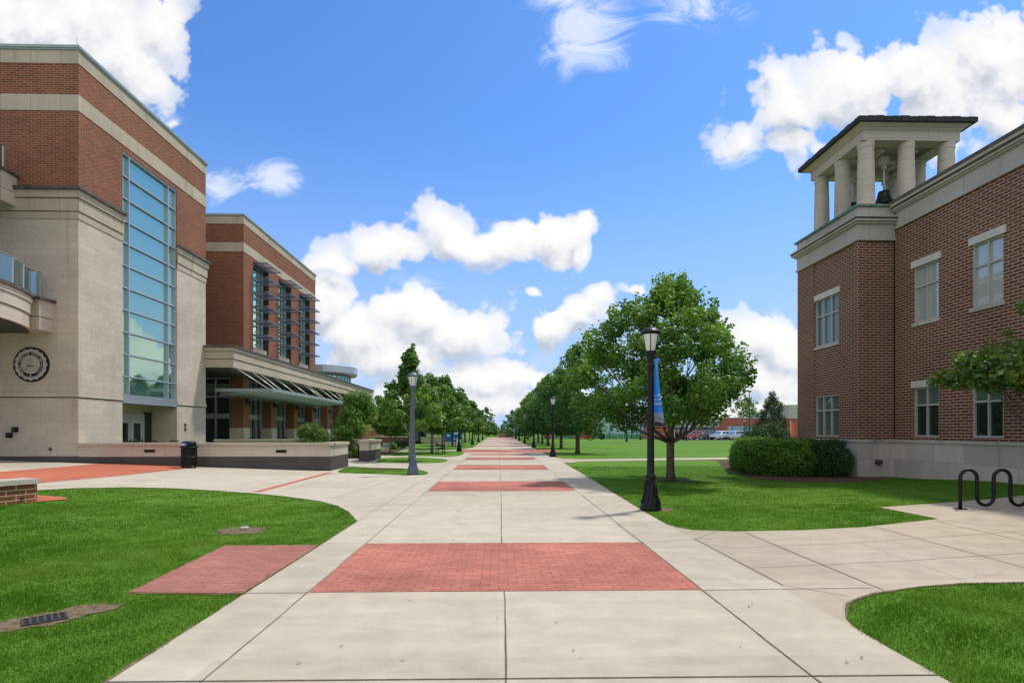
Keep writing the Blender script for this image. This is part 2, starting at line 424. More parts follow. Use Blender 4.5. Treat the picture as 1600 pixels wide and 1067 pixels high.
    def build(s, name, mats, parent=None, loc=None):
        if not isinstance(mats, (list, tuple)):
            mats = [mats]
        base = Vector((0, 0, 0))
        if parent is not None:
            q = parent
            while q is not None:
                base += q.location; q = q.parent
        elif loc is not None:
            base = Vector(loc)
        me = bpy.data.meshes.new(name)
        me.from_pydata([tuple(Vector(p) - base) for p in s.v], [], s.f)
        for m in mats:
            me.materials.append(m)
        me.polygons.foreach_set('material_index', s.m)
        me.polygons.foreach_set('use_smooth', s.sm)
        box_uv(me, base)
        me.update()
        o = bpy.data.objects.new(name, me)
        col.objects.link(o)
        if parent is not None:
            o.parent = parent
        elif loc is not None:
            o.location = base
        return o

def box_uv(me, base=Vector((0, 0, 0))):
    n = len(me.vertices)
    if not n:
        return
    co = np.empty(n * 3); me.vertices.foreach_get('co', co); co = co.reshape(-1, 3) + np.array(base)
    nl = len(me.loops)
    vi = np.empty(nl, dtype=np.int32); me.loops.foreach_get('vertex_index', vi)
    npoly = len(me.polygons)
    nr = np.empty(npoly * 3); me.polygons.foreach_get('normal', nr); nr = nr.reshape(-1, 3)
    lt = np.empty(npoly, dtype=np.int32); me.polygons.foreach_get('loop_total', lt)
    ln = np.repeat(nr, lt, axis=0)
    p = co[vi]
    a = np.abs(ln)
    uv = np.empty((nl, 2))
    isz = (a[:, 2] >= .75)
    isx = ~isz & (a[:, 0] > .92)
    isy = ~isz & (a[:, 1] > .92)
    obl = ~(isz | isx | isy)
    uv[isz] = p[isz][:, :2]
    uv[isx] = p[isx][:, 1:]
    uv[isy] = p[isy][:, ::2]
    if obl.any():
        t = np.stack([-ln[obl][:, 1], ln[obl][:, 0]], 1)
        t /= np.maximum(np.linalg.norm(t, axis=1, keepdims=True), 1e-6)
        uv[obl, 0] = (p[obl][:, :2] * t).sum(1); uv[obl, 1] = p[obl][:, 2]
    l = me.uv_layers.new(name='UVMap')
    l.data.foreach_set('uv', uv.astype(np.float32).ravel())

def tag(o, label=None, cat=None, group=None, kind=None):
    if label: o['label'] = label
    if cat: o['category'] = cat
    if group: o['group'] = group
    if kind: o['kind'] = kind
    return o

def thing(name, loc, label, cat, group=None, rz=0.0):
    o = bpy.data.objects.new(name, None)
    o.empty_display_size = .3
    col.objects.link(o)
    o.location = loc; o.rotation_euler.z = rz
    return tag(o, label, cat, group)

def copy_tree(o, parent=None):
    c = o.copy(); col.objects.link(c)
    if parent is not None:
        c.parent = parent
    for ch in list(o.children):
        copy_tree(ch, c)
    return c

def place(proto, loc, rz=0.0, scale=1.0, label=None, group=None):
    c = copy_tree(proto)
    c.location = loc; c.rotation_euler.z = rz
    c.scale = (scale,) * 3 if not isinstance(scale, tuple) else scale
    return tag(c, label, None, group)

def recolour(root, old, new):
    for ch in root.children:
        if ch.type == 'MESH' and any(m is old for m in ch.data.materials):
            for sl in ch.material_slots:
                if sl.material is old:
                    sl.link = 'OBJECT'; sl.material = new
        recolour(ch, old, new)

def glyphs(text, size, depth=0.004):
    """verts, faces of a line of lettering in the XY plane, and its width"""
    cu = bpy.data.curves.new('lettering', 'FONT')
    cu.body = text; cu.size = size; cu.extrude = depth; cu.resolution_u = 3
    cu.align_x = 'CENTER'; cu.align_y = 'CENTER'
    ob = bpy.data.objects.new('lettering', cu); col.objects.link(ob)
    dg = bpy.context.evaluated_depsgraph_get()
    me = bpy.data.meshes.new_from_object(ob.evaluated_get(dg))
    vs = [v.co.copy() for v in me.vertices]; fs = [tuple(p.vertices) for p in me.polygons]
    bpy.data.objects.remove(ob); bpy.data.curves.remove(cu); bpy.data.meshes.remove(me)
    return vs, fs

def letter_add(mb, text, size, mat4, mi=0, depth=0.004):
    vs, fs = glyphs(text, size, depth)
    mb.add([mat4 @ v for v in vs], fs, mi)

# ------------------------------------------------------------------ world: sky with cumulus
SUN_EL, SUN_DIR = R(63), Vector((0.72, 0.50, 0)).normalized()
SUN_AZ = math.atan2(SUN_DIR.x, SUN_DIR.y)
def build_world():
    w = bpy.data.worlds.new('World'); sc.world = w; w.use_nodes = True
    nt = w.node_tree; nt.nodes.clear()
    out = nt.nodes.new('ShaderNodeOutputWorld')
    d = node(nt, 'ShaderNodeTexCoord').outputs['Generated']
    sky = node(nt, 'ShaderNodeTexSky', sky_type='NISHITA', sun_disc=False, sun_elevation=SUN_EL, sun_rotation=SUN_AZ,
               air_density=1.0, dust_density=0.6, ozone_density=2.5, altitude=100)
    skyc = node(nt, 'ShaderNodeHueSaturation', {'Hue': .5, 'Saturation': SKY_SAT, 'Value': SKY_VAL, 'Color': sky.outputs[0]}).outputs[0]
    skyc = mixc(nt, 1.0, skyc, (0.58, 0.94, 1.36), 'MULTIPLY')
    xyz = node(nt, 'ShaderNodeSeparateXYZ', {0: d})
    # a pale band of thin haze low on the horizon
    lowf = rng_map(nt, xyz.outputs[2], 0.0, 0.5, .92, 0, True)
    skyc = mixc(nt, lowf, skyc, tuple(c / SKY_STR for c in (0.36, 0.51, 0.78)))
    yy = math_(nt, 'MAXIMUM', xyz.outputs[1], .06)
    u = math_(nt, 'DIVIDE', xyz.outputs[0], yy); v = math_(nt, 'DIVIDE', xyz.outputs[2], yy)
    P = node(nt, 'ShaderNodeCombineXYZ', {0: u, 1: v, 2: 0.0}).outputs[0]
    blobs = []
    for px, py, rx, ry, s in CLOUDS:
        r = ray(px, py)
        blobs.append((r[0] / r[1], r[2] / r[1], rx / F, ry / F, s))
    # group: density of the cloud field at a point of the sky
    g = bpy.data.node_groups.new('cloud_density', 'ShaderNodeTree')
    g.interface.new_socket('P', in_out='INPUT', socket_type='NodeSocketVector')
    g.interface.new_socket('D', in_out='OUTPUT', socket_type='NodeSocketFloat')
    g.interface.new_socket('A', in_out='OUTPUT', socket_type='NodeSocketFloat')
    gi = g.nodes.new('NodeGroupInput'); go = g.nodes.new('NodeGroupOutput')
    p = gi.outputs[0]
    wn = node(g, 'ShaderNodeTexNoise', {'Vector': p, 'Scale': 6.5, 'Detail': 2.0, 'Roughness': .5}, noise_dimensions='2D').outputs['Color']
    wv = node(g, 'ShaderNodeVectorMath', {0: wn, 1: (.5, .5, .5)}, operation='SUBTRACT').outputs[0]
    wv = node(g, 'ShaderNodeVectorMath', {0: wv, 1: (.13, .10, 0)}, operation='MULTIPLY').outputs[0]
    pw = node(g, 'ShaderNodeVectorMath', {0: p, 1: wv}, operation='ADD').outputs[0]
    acc = None
    for (bx, by, rx, ry, s) in blobs:
        q = node(g, 'ShaderNodeVectorMath', {0: pw, 1: (1 / rx, 1 / ry, 0), 2: (-bx / rx, -by / ry, 0)}, operation='MULTIPLY_ADD').outputs[0]
        L = node(g, 'ShaderNodeVectorMath', {0: q}, operation='LENGTH').outputs['Value']
        b = math_(g, 'MULTIPLY_ADD', L, -s, s)
        acc = b if acc is None else node(g, 'ShaderNodeMath', {0: acc, 1: b, 2: .2}, operation='SMOOTH_MAX').outputs[0]
    acc = math_(g, 'MAXIMUM', acc, -1.2)
    pn = node(g, 'ShaderNodeVectorMath', {0: wv, 1: (.25, .25, 0), 2: p}, operation='MULTIPLY_ADD').outputs[0]
    n1 = noise(g, pn, 9.0, 10, .6, 0, '2D')
    vo = node(g, 'ShaderNodeTexVoronoi', {'Vector': pn, 'Scale': 17.0, 'Detail': 2.0, 'Roughness': .6, 'Randomness': 1.0}, feature='F1', voronoi_dimensions='2D').outputs['Distance']
    n2 = math_(g, 'SUBTRACT', .42, vo)
    D = math_(g, 'ADD', math_(g, 'MULTIPLY', acc, 1.25), math_(g, 'MULTIPLY', math_(g, 'SUBTRACT', n1, .5), 1.5))
    D = math_(g, 'ADD', D, math_(g, 'MULTIPLY', n2, .6))
    D = math_(g, 'ADD', D, .14)
    g.links.new(D, go.inputs[0]); g.links.new(acc, go.inputs[1])
    def dens(vec):
        q = nt.nodes.new('ShaderNodeGroup'); q.node_tree = g
        nt.links.new(vec, q.inputs[0])
        return q.outputs[0], q.outputs[1]
    D0, A0 = dens(P)
    D1, A1 = dens(node(nt, 'ShaderNodeVectorMath', {0: P, 1: (0.012, 0.034, 0)}, operation='ADD').outputs[0])
    alpha = rng_map(nt, D0, -.07, .27, 0, 1, True)
    alpha = math_(nt, 'MULTIPLY', alpha, rng_map(nt, A0, -.3, .5, .25, 1))
    lit = math_(nt, 'ADD', math_(nt, 'MULTIPLY', math_(nt, 'SUBTRACT', D0, D1), .42), .60)
    lit = math_(nt, 'ADD', lit, math_(nt, 'MULTIPLY', math_(nt, 'SUBTRACT', A0, A1), .55))
    lit = math_(nt, 'SUBTRACT', lit, rng_map(nt, D1, .6, 1.8, 0, .10))
    lit = math_(nt, 'ADD', lit, math_(nt, 'MULTIPLY', math_(nt, 'SUBTRACT', noise(nt, P, 17, 7, .62, .6, '2D'), .53), .75))
    lit = math_(nt, 'MINIMUM', math_(nt, 'MAXIMUM', lit, 0.0), 1.0)
    cc = ramp(nt, lit, [(0, (.58, .63, .73)), (.3, (.78, .81, .87)), (.58, (.96, .965, .98)), (1, (1.06, 1.05, 1.03))])
    # sky beside and behind the camera: added broken cloud, brightened to fill shadows
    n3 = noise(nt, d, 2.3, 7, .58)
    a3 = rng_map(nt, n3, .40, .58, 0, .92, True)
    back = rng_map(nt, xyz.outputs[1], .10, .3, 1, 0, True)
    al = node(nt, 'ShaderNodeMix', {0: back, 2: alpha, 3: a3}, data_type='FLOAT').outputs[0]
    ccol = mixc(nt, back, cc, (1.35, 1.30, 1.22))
    al = math_(nt, 'MULTIPLY', al, rng_map(nt, xyz.outputs[2], -.02, .03))
    ccol = mixc(nt, 1.0, ccol, (CLOUD / SKY_STR,) * 3, 'MULTIPLY')
    veil = math_(nt, 'MULTIPLY', rng_map(nt, noise(nt, P, 4.5, 6, .6, .4, '2D'), .42, .66, 0, .55, True), rng_map(nt, v, .02, .30, 1, 0, True))
    skyc = mixc(nt, veil, skyc, tuple(q / SKY_STR for q in (.60, .65, .76)))
    # thin torn wisps: streaky noise gathered round a few places
    wp = node(nt, 'ShaderNodeMapping', {'Vector': P, 'Rotation': (0, 0, R(-28)), 'Scale': (4.2, 8.5, 1)}).outputs[0]
    wn = noise(nt, wp, 1.6, 9, .66, .9, '2D')
    wm = None
    for px, py, rx, ry, q in ((915, 45, 105, 105, 1.0), (870, -5, 90, 50, .9), (1085, 5, 130, 55, .8), (340, 292, 60, 36, 1.0), (428, 276, 56, 40, 1.0), (1150, 235, 60, 50, .8), (660, 440, 70, 30, .6), (255, 185, 40, 30, .7), (1040, 470, 70, 40, .5)):
        r = ray(px, py)
        qv = node(nt, 'ShaderNodeVectorMath', {0: P, 1: (F / rx, F / ry, 0), 2: (-r[0] / r[1] * F / rx, -r[2] / r[1] * F / ry, 0)}, operation='MULTIPLY_ADD').outputs[0]
        b = math_(nt, 'MULTIPLY_ADD', node(nt, 'ShaderNodeVectorMath', {0: qv}, operation='LENGTH').outputs['Value'], -q, q)
        wm = b if wm is None else math_(nt, 'MAXIMUM', wm, b)
    wa = rng_map(nt, math_(nt, 'ADD', wm, math_(nt, 'MULTIPLY', math_(nt, 'SUBTRACT', wn, .5), 2.1)), .12, 1.0, 0, .68, True)
    wa = math_(nt, 'MULTIPLY', wa, math_(nt, 'MULTIPLY', rng_map(nt, wm, 0, .3, 0, 1, True), rng_map(nt, back, 0, 1, 1, 0)))
    skyc = mixc(nt, wa, skyc, (.80 / SKY_STR, .83 / SKY_STR, .88 / SKY_STR))
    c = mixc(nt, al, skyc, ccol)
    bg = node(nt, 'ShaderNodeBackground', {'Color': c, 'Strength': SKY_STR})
    nt.links.new(bg.outputs[0], out.inputs['Surface'])
    w.cycles.sampling_method = 'MANUAL'; w.cycles.sample_map_resolution = 512
SKY_STR, SKY_SAT, SKY_VAL, CLOUD = 0.12, 1.0, 1.0, 0.775
CLOUDS = [  # centre and radii in photograph pixels, weight
    (70, 50, 210, 150, 1.1), (205, 95, 100, 110, 1.0), (245, 40, 66, 70, .9), (255, 185, 22, 16, .45),
    (1330, 560, 120, 60, 1.0), (1410, 520, 100, 60, .9), (1290, 610, 120, 44, .9),
    (1235, 165, 85, 75, .95), (1330, 135, 120, 80, 1.0), (1450, 135, 140, 95, 1.0), (1565, 90, 135, 110, 1.0), (1560, 185, 120, 80, .8), (1165, 228, 44, 38, .55), (1250, 225, 80, 50, .65), (1430, 215, 120, 60, .65),
    (525, 408, 62, 30, .9), (600, 380, 76, 44, 1.0), (700, 362, 86, 56, 1.05), (775, 380, 70, 46, 1.0), (850, 376, 66, 42, 1.0), (897, 366, 42, 48, 1.0),
    (512, 480, 66, 74, 1.05), (570, 530, 100, 66, 1.05), (645, 500, 74, 66, 1.05), (715, 525, 110, 56, 1.05), (850, 505, 72, 38, 1.0), (905, 485, 62, 34, .95), (943, 460, 42, 30, .9), (620, 565, 150, 40, .85),
    (790, 590, 150, 36, .85), (720, 630, 230, 44, .8), (870, 640, 150, 34, .75),
    (1200, 545, 76, 60, 1.0), (1190, 600, 110, 46, .85), (1020, 450, 34, 20, .6), (805, 455, 28, 16, .55), (1200, 645, 160, 32, .8),
]
build_world()
sun = bpy.data.lights.new('sun', 'SUN'); sun.energy = 2.75; sun.angle = R(4.0); sun.color = (1.0, .93, .82)
so = bpy.data.objects.new('sun', sun); col.objects.link(so)
sdir = Vector((SUN_DIR.x * math.cos(SUN_EL), SUN_DIR.y * math.cos(SUN_EL), math.sin(SUN_EL)))
so.rotation_euler = sdir.to_track_quat('Z', 'Y').to_euler()
so.location = (0, 0, 60)

# ------------------------------------------------------------------ camera
cam = bpy.data.cameras.new('camera')
cam.sensor_fit = 'HORIZONTAL'; cam.sensor_width = 36; cam.lens = 36 * F / 1600
cam.shift_y = (YH - 533.5) / 1600; cam.clip_end = 3000; cam.clip_start = .1
co = bpy.data.objects.new('camera', cam); col.objects.link(co)
co.location = (0, 0, CH); co.rotation_euler = (R(90), 0, -YAW)
sc.camera = co
sc.view_settings.view_transform = 'Standard'; sc.view_settings.look = 'None'
sc.view_settings.exposure = 0.3; sc.view_settings.gamma = 1.0
sc.cycles.use_denoising = True
sc.cycles.max_bounces = 6; sc.cycles.diffuse_bounces = 3; sc.cycles.glossy_bounces = 3; sc.cycles.transmission_bounces = 3; sc.cycles.transparent_max_bounces = 12
sc.cycles.sample_clamp_indirect = 6


# ================================================================== GROUND AND PAVEMENTS
def make_ground():
    xs = [-1600, -500, -160, -70] + list(range(-46, 26)) + [60, 160, 500, 1600]
    ys = [-60, -20, -6] + list(range(0, 50)) + [70, 110, 180, 320, 700, 2400]
    v = [(x, y, hf(x, y)) for y in ys for x in xs]
    nx = len(xs)
    f = [(j * nx + i, j * nx + i + 1, (j + 1) * nx + i + 1, (j + 1) * nx + i) for j in range(len(ys) - 1) for i in range(nx - 1)]
    mb = MB(); mb.add(v, f)
    return tag(mb.build('ground', M['lawn']), kind='structure')
make_ground()
PAVED, SOFT = [], []      # outlines kept free of grass blades; bare soil where a few still grow

def sheet(name, poly, dz, mat, keep=True, kind='structure'):
    bm = bmesh.new()
    bm.faces.new([bm.verts.new((x, y, 0)) for x, y in poly])
    xs = [p[0] for p in poly]; ys = [p[1] for p in poly]
    cuts = [((k, 0, 0), (1, 0, 0)) for k in range(math.floor(min(xs)), math.ceil(max(xs)) + 1) if -46 <= k <= -6 or 10 <= k <= 20]
    cuts += [((0, k, 0), (0, 1, 0)) for k in range(math.floor(min(ys)), math.ceil(max(ys)) + 1) if 9 <= k <= 48]
    if min(xs) < -6 or max(xs) > 10:
        for c, n in cuts:
            bmesh.ops.bisect_plane(bm, geom=bm.verts[:] + bm.edges[:] + bm.faces[:], plane_co=c, plane_no=n)
    for v in bm.verts:
        v.co.z = hf(v.co.x, v.co.y) + dz
    bmesh.ops.recalc_face_normals(bm, faces=bm.faces[:])
    if bm.faces[:] and sum(f.normal.z for f in bm.faces) < 0:
        bmesh.ops.reverse_faces(bm, faces=bm.faces[:])
    me = bpy.data.meshes.new(name); bm.to_mesh(me); bm.free()
    me.materials.append(mat); box_uv(me)
    o = bpy.data.objects.new(name, me); col.objects.link(o)
    if keep:
        (SOFT if keep == 'soft' else PAVED).append(np.array(poly))
    return tag(o, kind=kind)

WL, WR, WE = -2.64, 3.04, 3.42
sheet('walkway', [(WL, -6), (WR, -6), (WR, 12.0), (3.25, 20), (WE, 30), (WE, 140), (WL, 140)], .010, M['concrete'])
for y0, y1, a, b in ((6.0, 8.58, -1.99, 2.15), (15.99, 19.06, -1.99, 2.15), (24.8, 28.2, -2.0, 2.17), (33.2, 36.2, -2.0, 2.2), (39.6, 41.6, -2.0, 2.2),
                     (44.6, 51.2, -3.5, 4.9), (62, 65, -2.6, 3.4), (76, 79, -2.6, 3.4), (90, 96, -2.6, 3.4), (112, 124, -2.6, 3.4)):
    sheet('brick_band', [(a, y0), (b, y0), (b, y1), (a, y1)], .015, M['paver'])
L_edge = [(-2.64, 10.7), (-3.14, 11.98), (-3.62, 12.9), (-4.32, 13.84), (-5.66, 14.95), (-6.8, 15.7), (-8.04, 16.15), (-9.3, 16.4), (-10.48, 16.38), (-11.6, 15.95), (-13.2, 14.7), (-16, 12.2), (-30, 3)]
sheet('plaza', L_edge + [(-30, 24.6), (-12, 24.6), (-12, 36), (-8.6, 36), (-8.6, 56), (-2.64, 56)], .010, M['concrete'])
g1, g2, g3 = G(283, 733.4), G(180, 744.4), G(56, 755.7)
ex = (g3[0] + (g3[0] - g2[0]) * 5, g3[1] + (g3[1] - g2[1]) * 5)
sheet('brick_plaza', [(g1[0], 24.4), g1, g2, g3, ex, (ex[0], 24.4)], .016, M['paver_plaza'])
a, b = G(516, 738.5), G(401, 769)
ux, uy = (b[0] - a[0]), (b[1] - a[1]); ul = math.hypot(ux, uy); nx_, ny_ = -uy / ul * .11, ux / ul * .11
sheet('brick_strip', [(a[0] - nx_, a[1] - ny_), (b[0] - nx_, b[1] - ny_), (b[0] + nx_, b[1] + ny_), (a[0] + nx_, a[1] + ny_)], .015, M['paver_plaza'])
sheet('brick_apron', [(-2.66, 5.99), (-2.66, 8.50), (-4.05, 8.50), (-3.88, 6.06)], .010, M['paver_old'])
sheet('brick_edging', [G(40, 786), G(108, 780.5), G(100, 777.5), G(57, 774), G(20, 774)], .018, M['paver_plaza'])
# grass islands set into the left pavement
def wob(poly, n=4):
    """densify and soften an outline"""
    p = list(poly)
    for _ in range(2):
        q = []
        for i in range(len(p)):
            A, B = p[i], p[(i + 1) % len(p)]
            q += [(A[0] * .75 + B[0] * .25, A[1] * .75 + B[1] * .25), (A[0] * .25 + B[0] * .75, A[1] * .25 + B[1] * .75)]
        p = q
    return p
ISL = [
    [G(x, y) for x, y in ((524, 738), (545, 728.4), (568, 731), (626, 732), (657, 734.5), (671, 738.5), (666, 742.5), (636, 742.6), (584, 740.5), (540, 739.5))],
    [G(x, y) for x, y in ((584, 722), (597, 715), (646, 714.6), (696, 717), (701, 720.4), (687, 723.5), (636, 723.8), (598, 723.3))],
    [G(x, y) for x, y in ((592, 712), (624, 704.6), (665, 704), (719, 704.6), (727, 707.5), (713, 714.4), (670, 712.8), (620, 711.8))],
    [G(x, y) for x, y in ((630, 702.4), (655, 691.5), (692, 691.5), (746, 693.2), (735, 697.8), (723, 703.4), (690, 702.6))]]
GRASSY = []
for p in ISL:
    q = wob(p)
    sheet('lawn', q, .022, M['lawn'], keep=False)
    GRASSY.append(np.array(q))
# right-hand paving: pad by the cycle rack and path towards the building
R1 = [(3.04, 10.2), (3.12, 9.9), (3.3, 9.62), (3.99, 9.48), (5.13, 9.57), (6.42, 9.86), (8.14, 10.61), (8.46, 10.75), (8.43, 12.4), (11.03, 13.36), (13.03, 13.83), (15, 14.2)]
R2 = [(15, 6.4), (5.88, 6.24), (5.12, 6.21), (4.6, 6.1), (4.24, 5.97), (3.9, 5.85), (3.64, 5.69), (3.4, 5.5), (3.26, 5.29), (3.12, 5.05), (3.06, 4.85), (3.04, 4.42)]
sheet('side_path', R1 + R2, .010, M['concrete_grey'])
s1 = [G(x, y) for x, y in ((893, 722.8), (905, 721.2), (1000, 719.6), (1157, 717.4), (1240, 716), (1240, 713.4), (1157, 714.4), (1000, 716.4), (905, 717.4), (880, 716.6), (866, 714.2))]
sheet('cross_path', [(WE, 30.2)] + s1 + [(WE, s1[-1][1] + 2)], .010, M['concrete_grey'])
sheet('far_path', [(3.5, 77.5), (60, 80), (60, 82.2), (3.5, 79.5)], .010, M['asphalt'])
sheet('parking_lot', [(30, 100), (75, 100), (75, 117), (30, 117)], .012, M['asphalt'])
sheet('far_road', [(-60, 140.5), (60, 140.5), (60, 147), (-60, 147)], .012, M['asphalt'])

def joints():
    mb = MB()
    def line(p, q, w, mi=0, z=.0145):
        n = max(1, int(math.hypot(q[0] - p[0], q[1] - p[1]) / 1.0)) if (min(p[0], q[0]) < -6 or max(p[0], q[0]) > 10) else 1
        d = Vector((q[0] - p[0], q[1] - p[1])).normalized(); o = Vector((-d.y, d.x)) * (w / 2)
        for i in range(n):
            A = (p[0] + (q[0] - p[0]) * i / n, p[1] + (q[1] - p[1]) * i / n); B = (p[0] + (q[0] - p[0]) * (i + 1) / n, p[1] + (q[1] - p[1]) * (i + 1) / n)
            mb.quad((A[0] - o.x, A[1] - o.y, hf(*A) + z), (B[0] - o.x, B[1] - o.y, hf(*B) + z), (B[0] + o.x, B[1] + o.y, hf(*B) + z), (A[0] + o.x, A[1] + o.y, hf(*A) + z), mi)
    def wav(p, q, w, n=14):
        """slightly wandering crack-like joint"""
        pts = [(p[0] + (q[0] - p[0]) * i / n + random.uniform(-.006, .006), p[1] + (q[1] - p[1]) * i / n + random.uniform(-.006, .006)) for i in range(n + 1)]
        for A, B in zip(pts, pts[1:]):
            line(A, B, w * random.uniform(.5, .95))
    wav((-2.0, 3.0), (-2.0, 6.0), .014); wav((-2.0, 6.0), (-2.0, 15.9), .014, 30); wav((-2.0, 15.9), (-2.02, 44), .018, 30)
    wav((2.16, 3.0), (2.16, 6.0), .020); wav((2.16, 6.0), (2.18, 15.9), .018, 30); wav((2.18, 15.9), (2.21, 44), .022, 30)
    for a, b in ((2.0, 5.99), (8.59, 15.98), (19.07, 24.79), (28.21, 33.19), (36.2, 39.6), (41.6, 44.6), (51.2, 62), (65, 76)):
        wav((.04, a), (.06, b), .017)
    line((WL, 3.89), (3.04, 3.87), .016)
    for y in (10.2, 12.35, 21.6, 22.9, 30.7):
        line((WL, y), (3.05, y), .006, 1)
    line((-2.64, 5.985), (-1.99, 5.985), .012); line((2.15, 5.985), (4.02, 6.03), .012); line((-2.64, 8.6), (-2, 8.6), .008); line((2.15, 8.6), (3.34, 8.8), .01)
    line((-2.64, 10.6), (-2.64, 30), .012, 1)
    def z3(x, y):
        return G(1040 + x / 2.857, 760 + y / 2.857)
    A, B, C, D = z3(130, 237), z3(525, 445), z3(820, 495), z3(225, 205)
    line(D, A, .008); line(A, B, .013); line(B, C, .008); line(A, z3(0, 240), .006, 1)
    line(z3(355, 208), z3(975, 468), .013); line(z3(925, 180), z3(1600, 365), .013); line(z3(1200, 157), z3(1600, 245), .012)
    line(z3(225, 282), z3(860, 253), .008); line(z3(860, 253), z3(1600, 203), .009); line(z3(385, 367), z3(1080, 335), .008); line(z3(1080, 335), z3(1600, 300), .009)
    line(z3(1200, 157), z3(1600, 146), .007); line(z3(850, 250), z3(1330, 420), .006, 1)
    # scoring of the left plaza
    for p, q in (((590, 757), (655, 745)), ((700, 741), (640, 763)), ((535, 775), (650, 738.5)), ((440, 766), (500, 752)), ((190, 760), (184, 757)), ((650, 738.5), (700, 726))):
        line(G(*p), G(*q), .012, 1)
    return tag(mb.build('pavement_joints', [M['joint'], M['joint_faint']]), kind='structure')
joints()

# bare patches and beds
def patch(name, c, rx, ry, dz, mat, rot=0, seed=1, n=36):
    r = random.Random(seed)
    ph = [r.uniform(0, 6.28) for _ in range(3)]
    pts = []
    for k in range(n):
        t = 2 * math.pi * k / n
        s = 1 + .13 * math.sin(2 * t + ph[0]) + .11 * math.sin(5 * t + ph[1]) + .09 * math.sin(11 * t + ph[2])
        x, y = rx * s * math.cos(t), ry * s * math.sin(t)
        pts.append((c[0] + x * math.cos(rot) - y * math.sin(rot), c[1] + x * math.sin(rot) + y * math.cos(rot)))
    return sheet(name, pts, dz, mat, keep='soft')
DRAIN = G(70, 969)
patch('soil_patch', (DRAIN[0] + .02, DRAIN[1] + .07), .46, .26, .008, M['dirt'], R(50), 3)
CAP = G(378, 829)
patch('soil_patch', CAP, .44, .34, .008, M['dirt'], 0, 5)
patch('soil_patch', (3.3, 12.2), .42, .42, .006, M['dirt'], 0, 8)
patch('soil_patch', (5.95, 19.15), .75, .5, .008, M['mulch'], 0, 9)
patch('soil_patch', (5.95, 42.4), .6, .6, .008, M['mulch'], 0, 11)
patch('soil_patch', G(600, 733.5), .9, .5, .032, M['mulch'], 0, 12)
sheet('mulch_bed', wob([G(1122, 718), G(1128, 730), G(1155, 744), G(1205, 751.5), G(1290, 754), G(1350, 753), (14.7, 20.2), (14.7, 26), (13.6, 33), (11.6, 32)]), .010, M['mulch'])
sheet('mulch_bed', wob([G(590, 712), G(593, 702.8), G(640, 702.6), G(628, 703.6), G(618, 707), G(604, 710.8)]), .026, M['mulch'])

# worn, soil-lined edges where the lawns meet the pavement
def soil_edges():
    mb = MB()
    g = random.Random(5)
    def ribbon(pts, side):
        P = []
        for a, b in zip(pts, pts[1:]):
            n = max(1, int(math.hypot(b[0] - a[0], b[1] - a[1]) / .12))
            P += [(a[0] + (b[0] - a[0]) * i / n, a[1] + (b[1] - a[1]) * i / n) for i in range(n)]
        P.append(pts[-1])
        w = .03; L = []
        for i, p in enumerate(P):
            q0, q1 = P[max(0, i - 1)], P[min(len(P) - 1, i + 1)]
            dx, dy = q1[0] - q0[0], q1[1] - q0[1]; l = math.hypot(dx, dy) + 1e-9
            w = min(.042, max(.002, w + g.uniform(-.016, .016)))
            k = side * w / l
            L.append(((p[0] + dy * .004 / l * -side, p[1] - dx * .004 / l * -side), (p[0] - dy * k, p[1] + dx * k)))
        for (a, b), (c, d) in zip(L, L[1:]):
            mb.quad(*[(x, y, hf(x, y) + .0085) for x, y in (a, c, d, b)])
    ribbon([(WL, 3.2), (WL, 5.98)], 1); ribbon([(WL, 8.52), (WL, 10.7)], 1); ribbon(L_edge[:-2], 1)
    ribbon([(3.05, 12.0), (3.25, 20), (3.4, 28)], -1); ribbon(R1[:-2], 1); ribbon(R2[1:], 1)
    ribbon([(-2.66, 8.51), (-4.05, 8.51), (-3.88, 6.05), (-2.66, 5.98)], -1)
    tag(mb.build('soil_edge', M['dirt']), kind='structure')
soil_edges()

# ------------------------------------------------------------------ grass blades close to the camera (uncountable: one object)
def inside(poly, x, y):
    r = np.zeros(len(x), bool)
    n = len(poly)
    for i in range(n):
        x0, y0 = poly[i]; x1, y1 = poly[(i + 1) % n]
        if y0 == y1:
            continue
        c = ((y0 > y) != (y1 > y)) & (x < (x1 - x0) * (y - y0) / (y1 - y0) + x0)
        r ^= c
    return r

def vhf(x, y):
    ss = lambda t: np.clip(t, 0, 1) ** 2 * (3 - 2 * np.clip(t, 0, 1))
    z = .034 * np.clip(-7.0 - x, 0, 16) * ss((y - 10) / 9)
    return z + .2 * ss((x - 10.6) / 3.5) * ss((y - 12.2) / 3) * ss((20.5 - y) / 4.5)

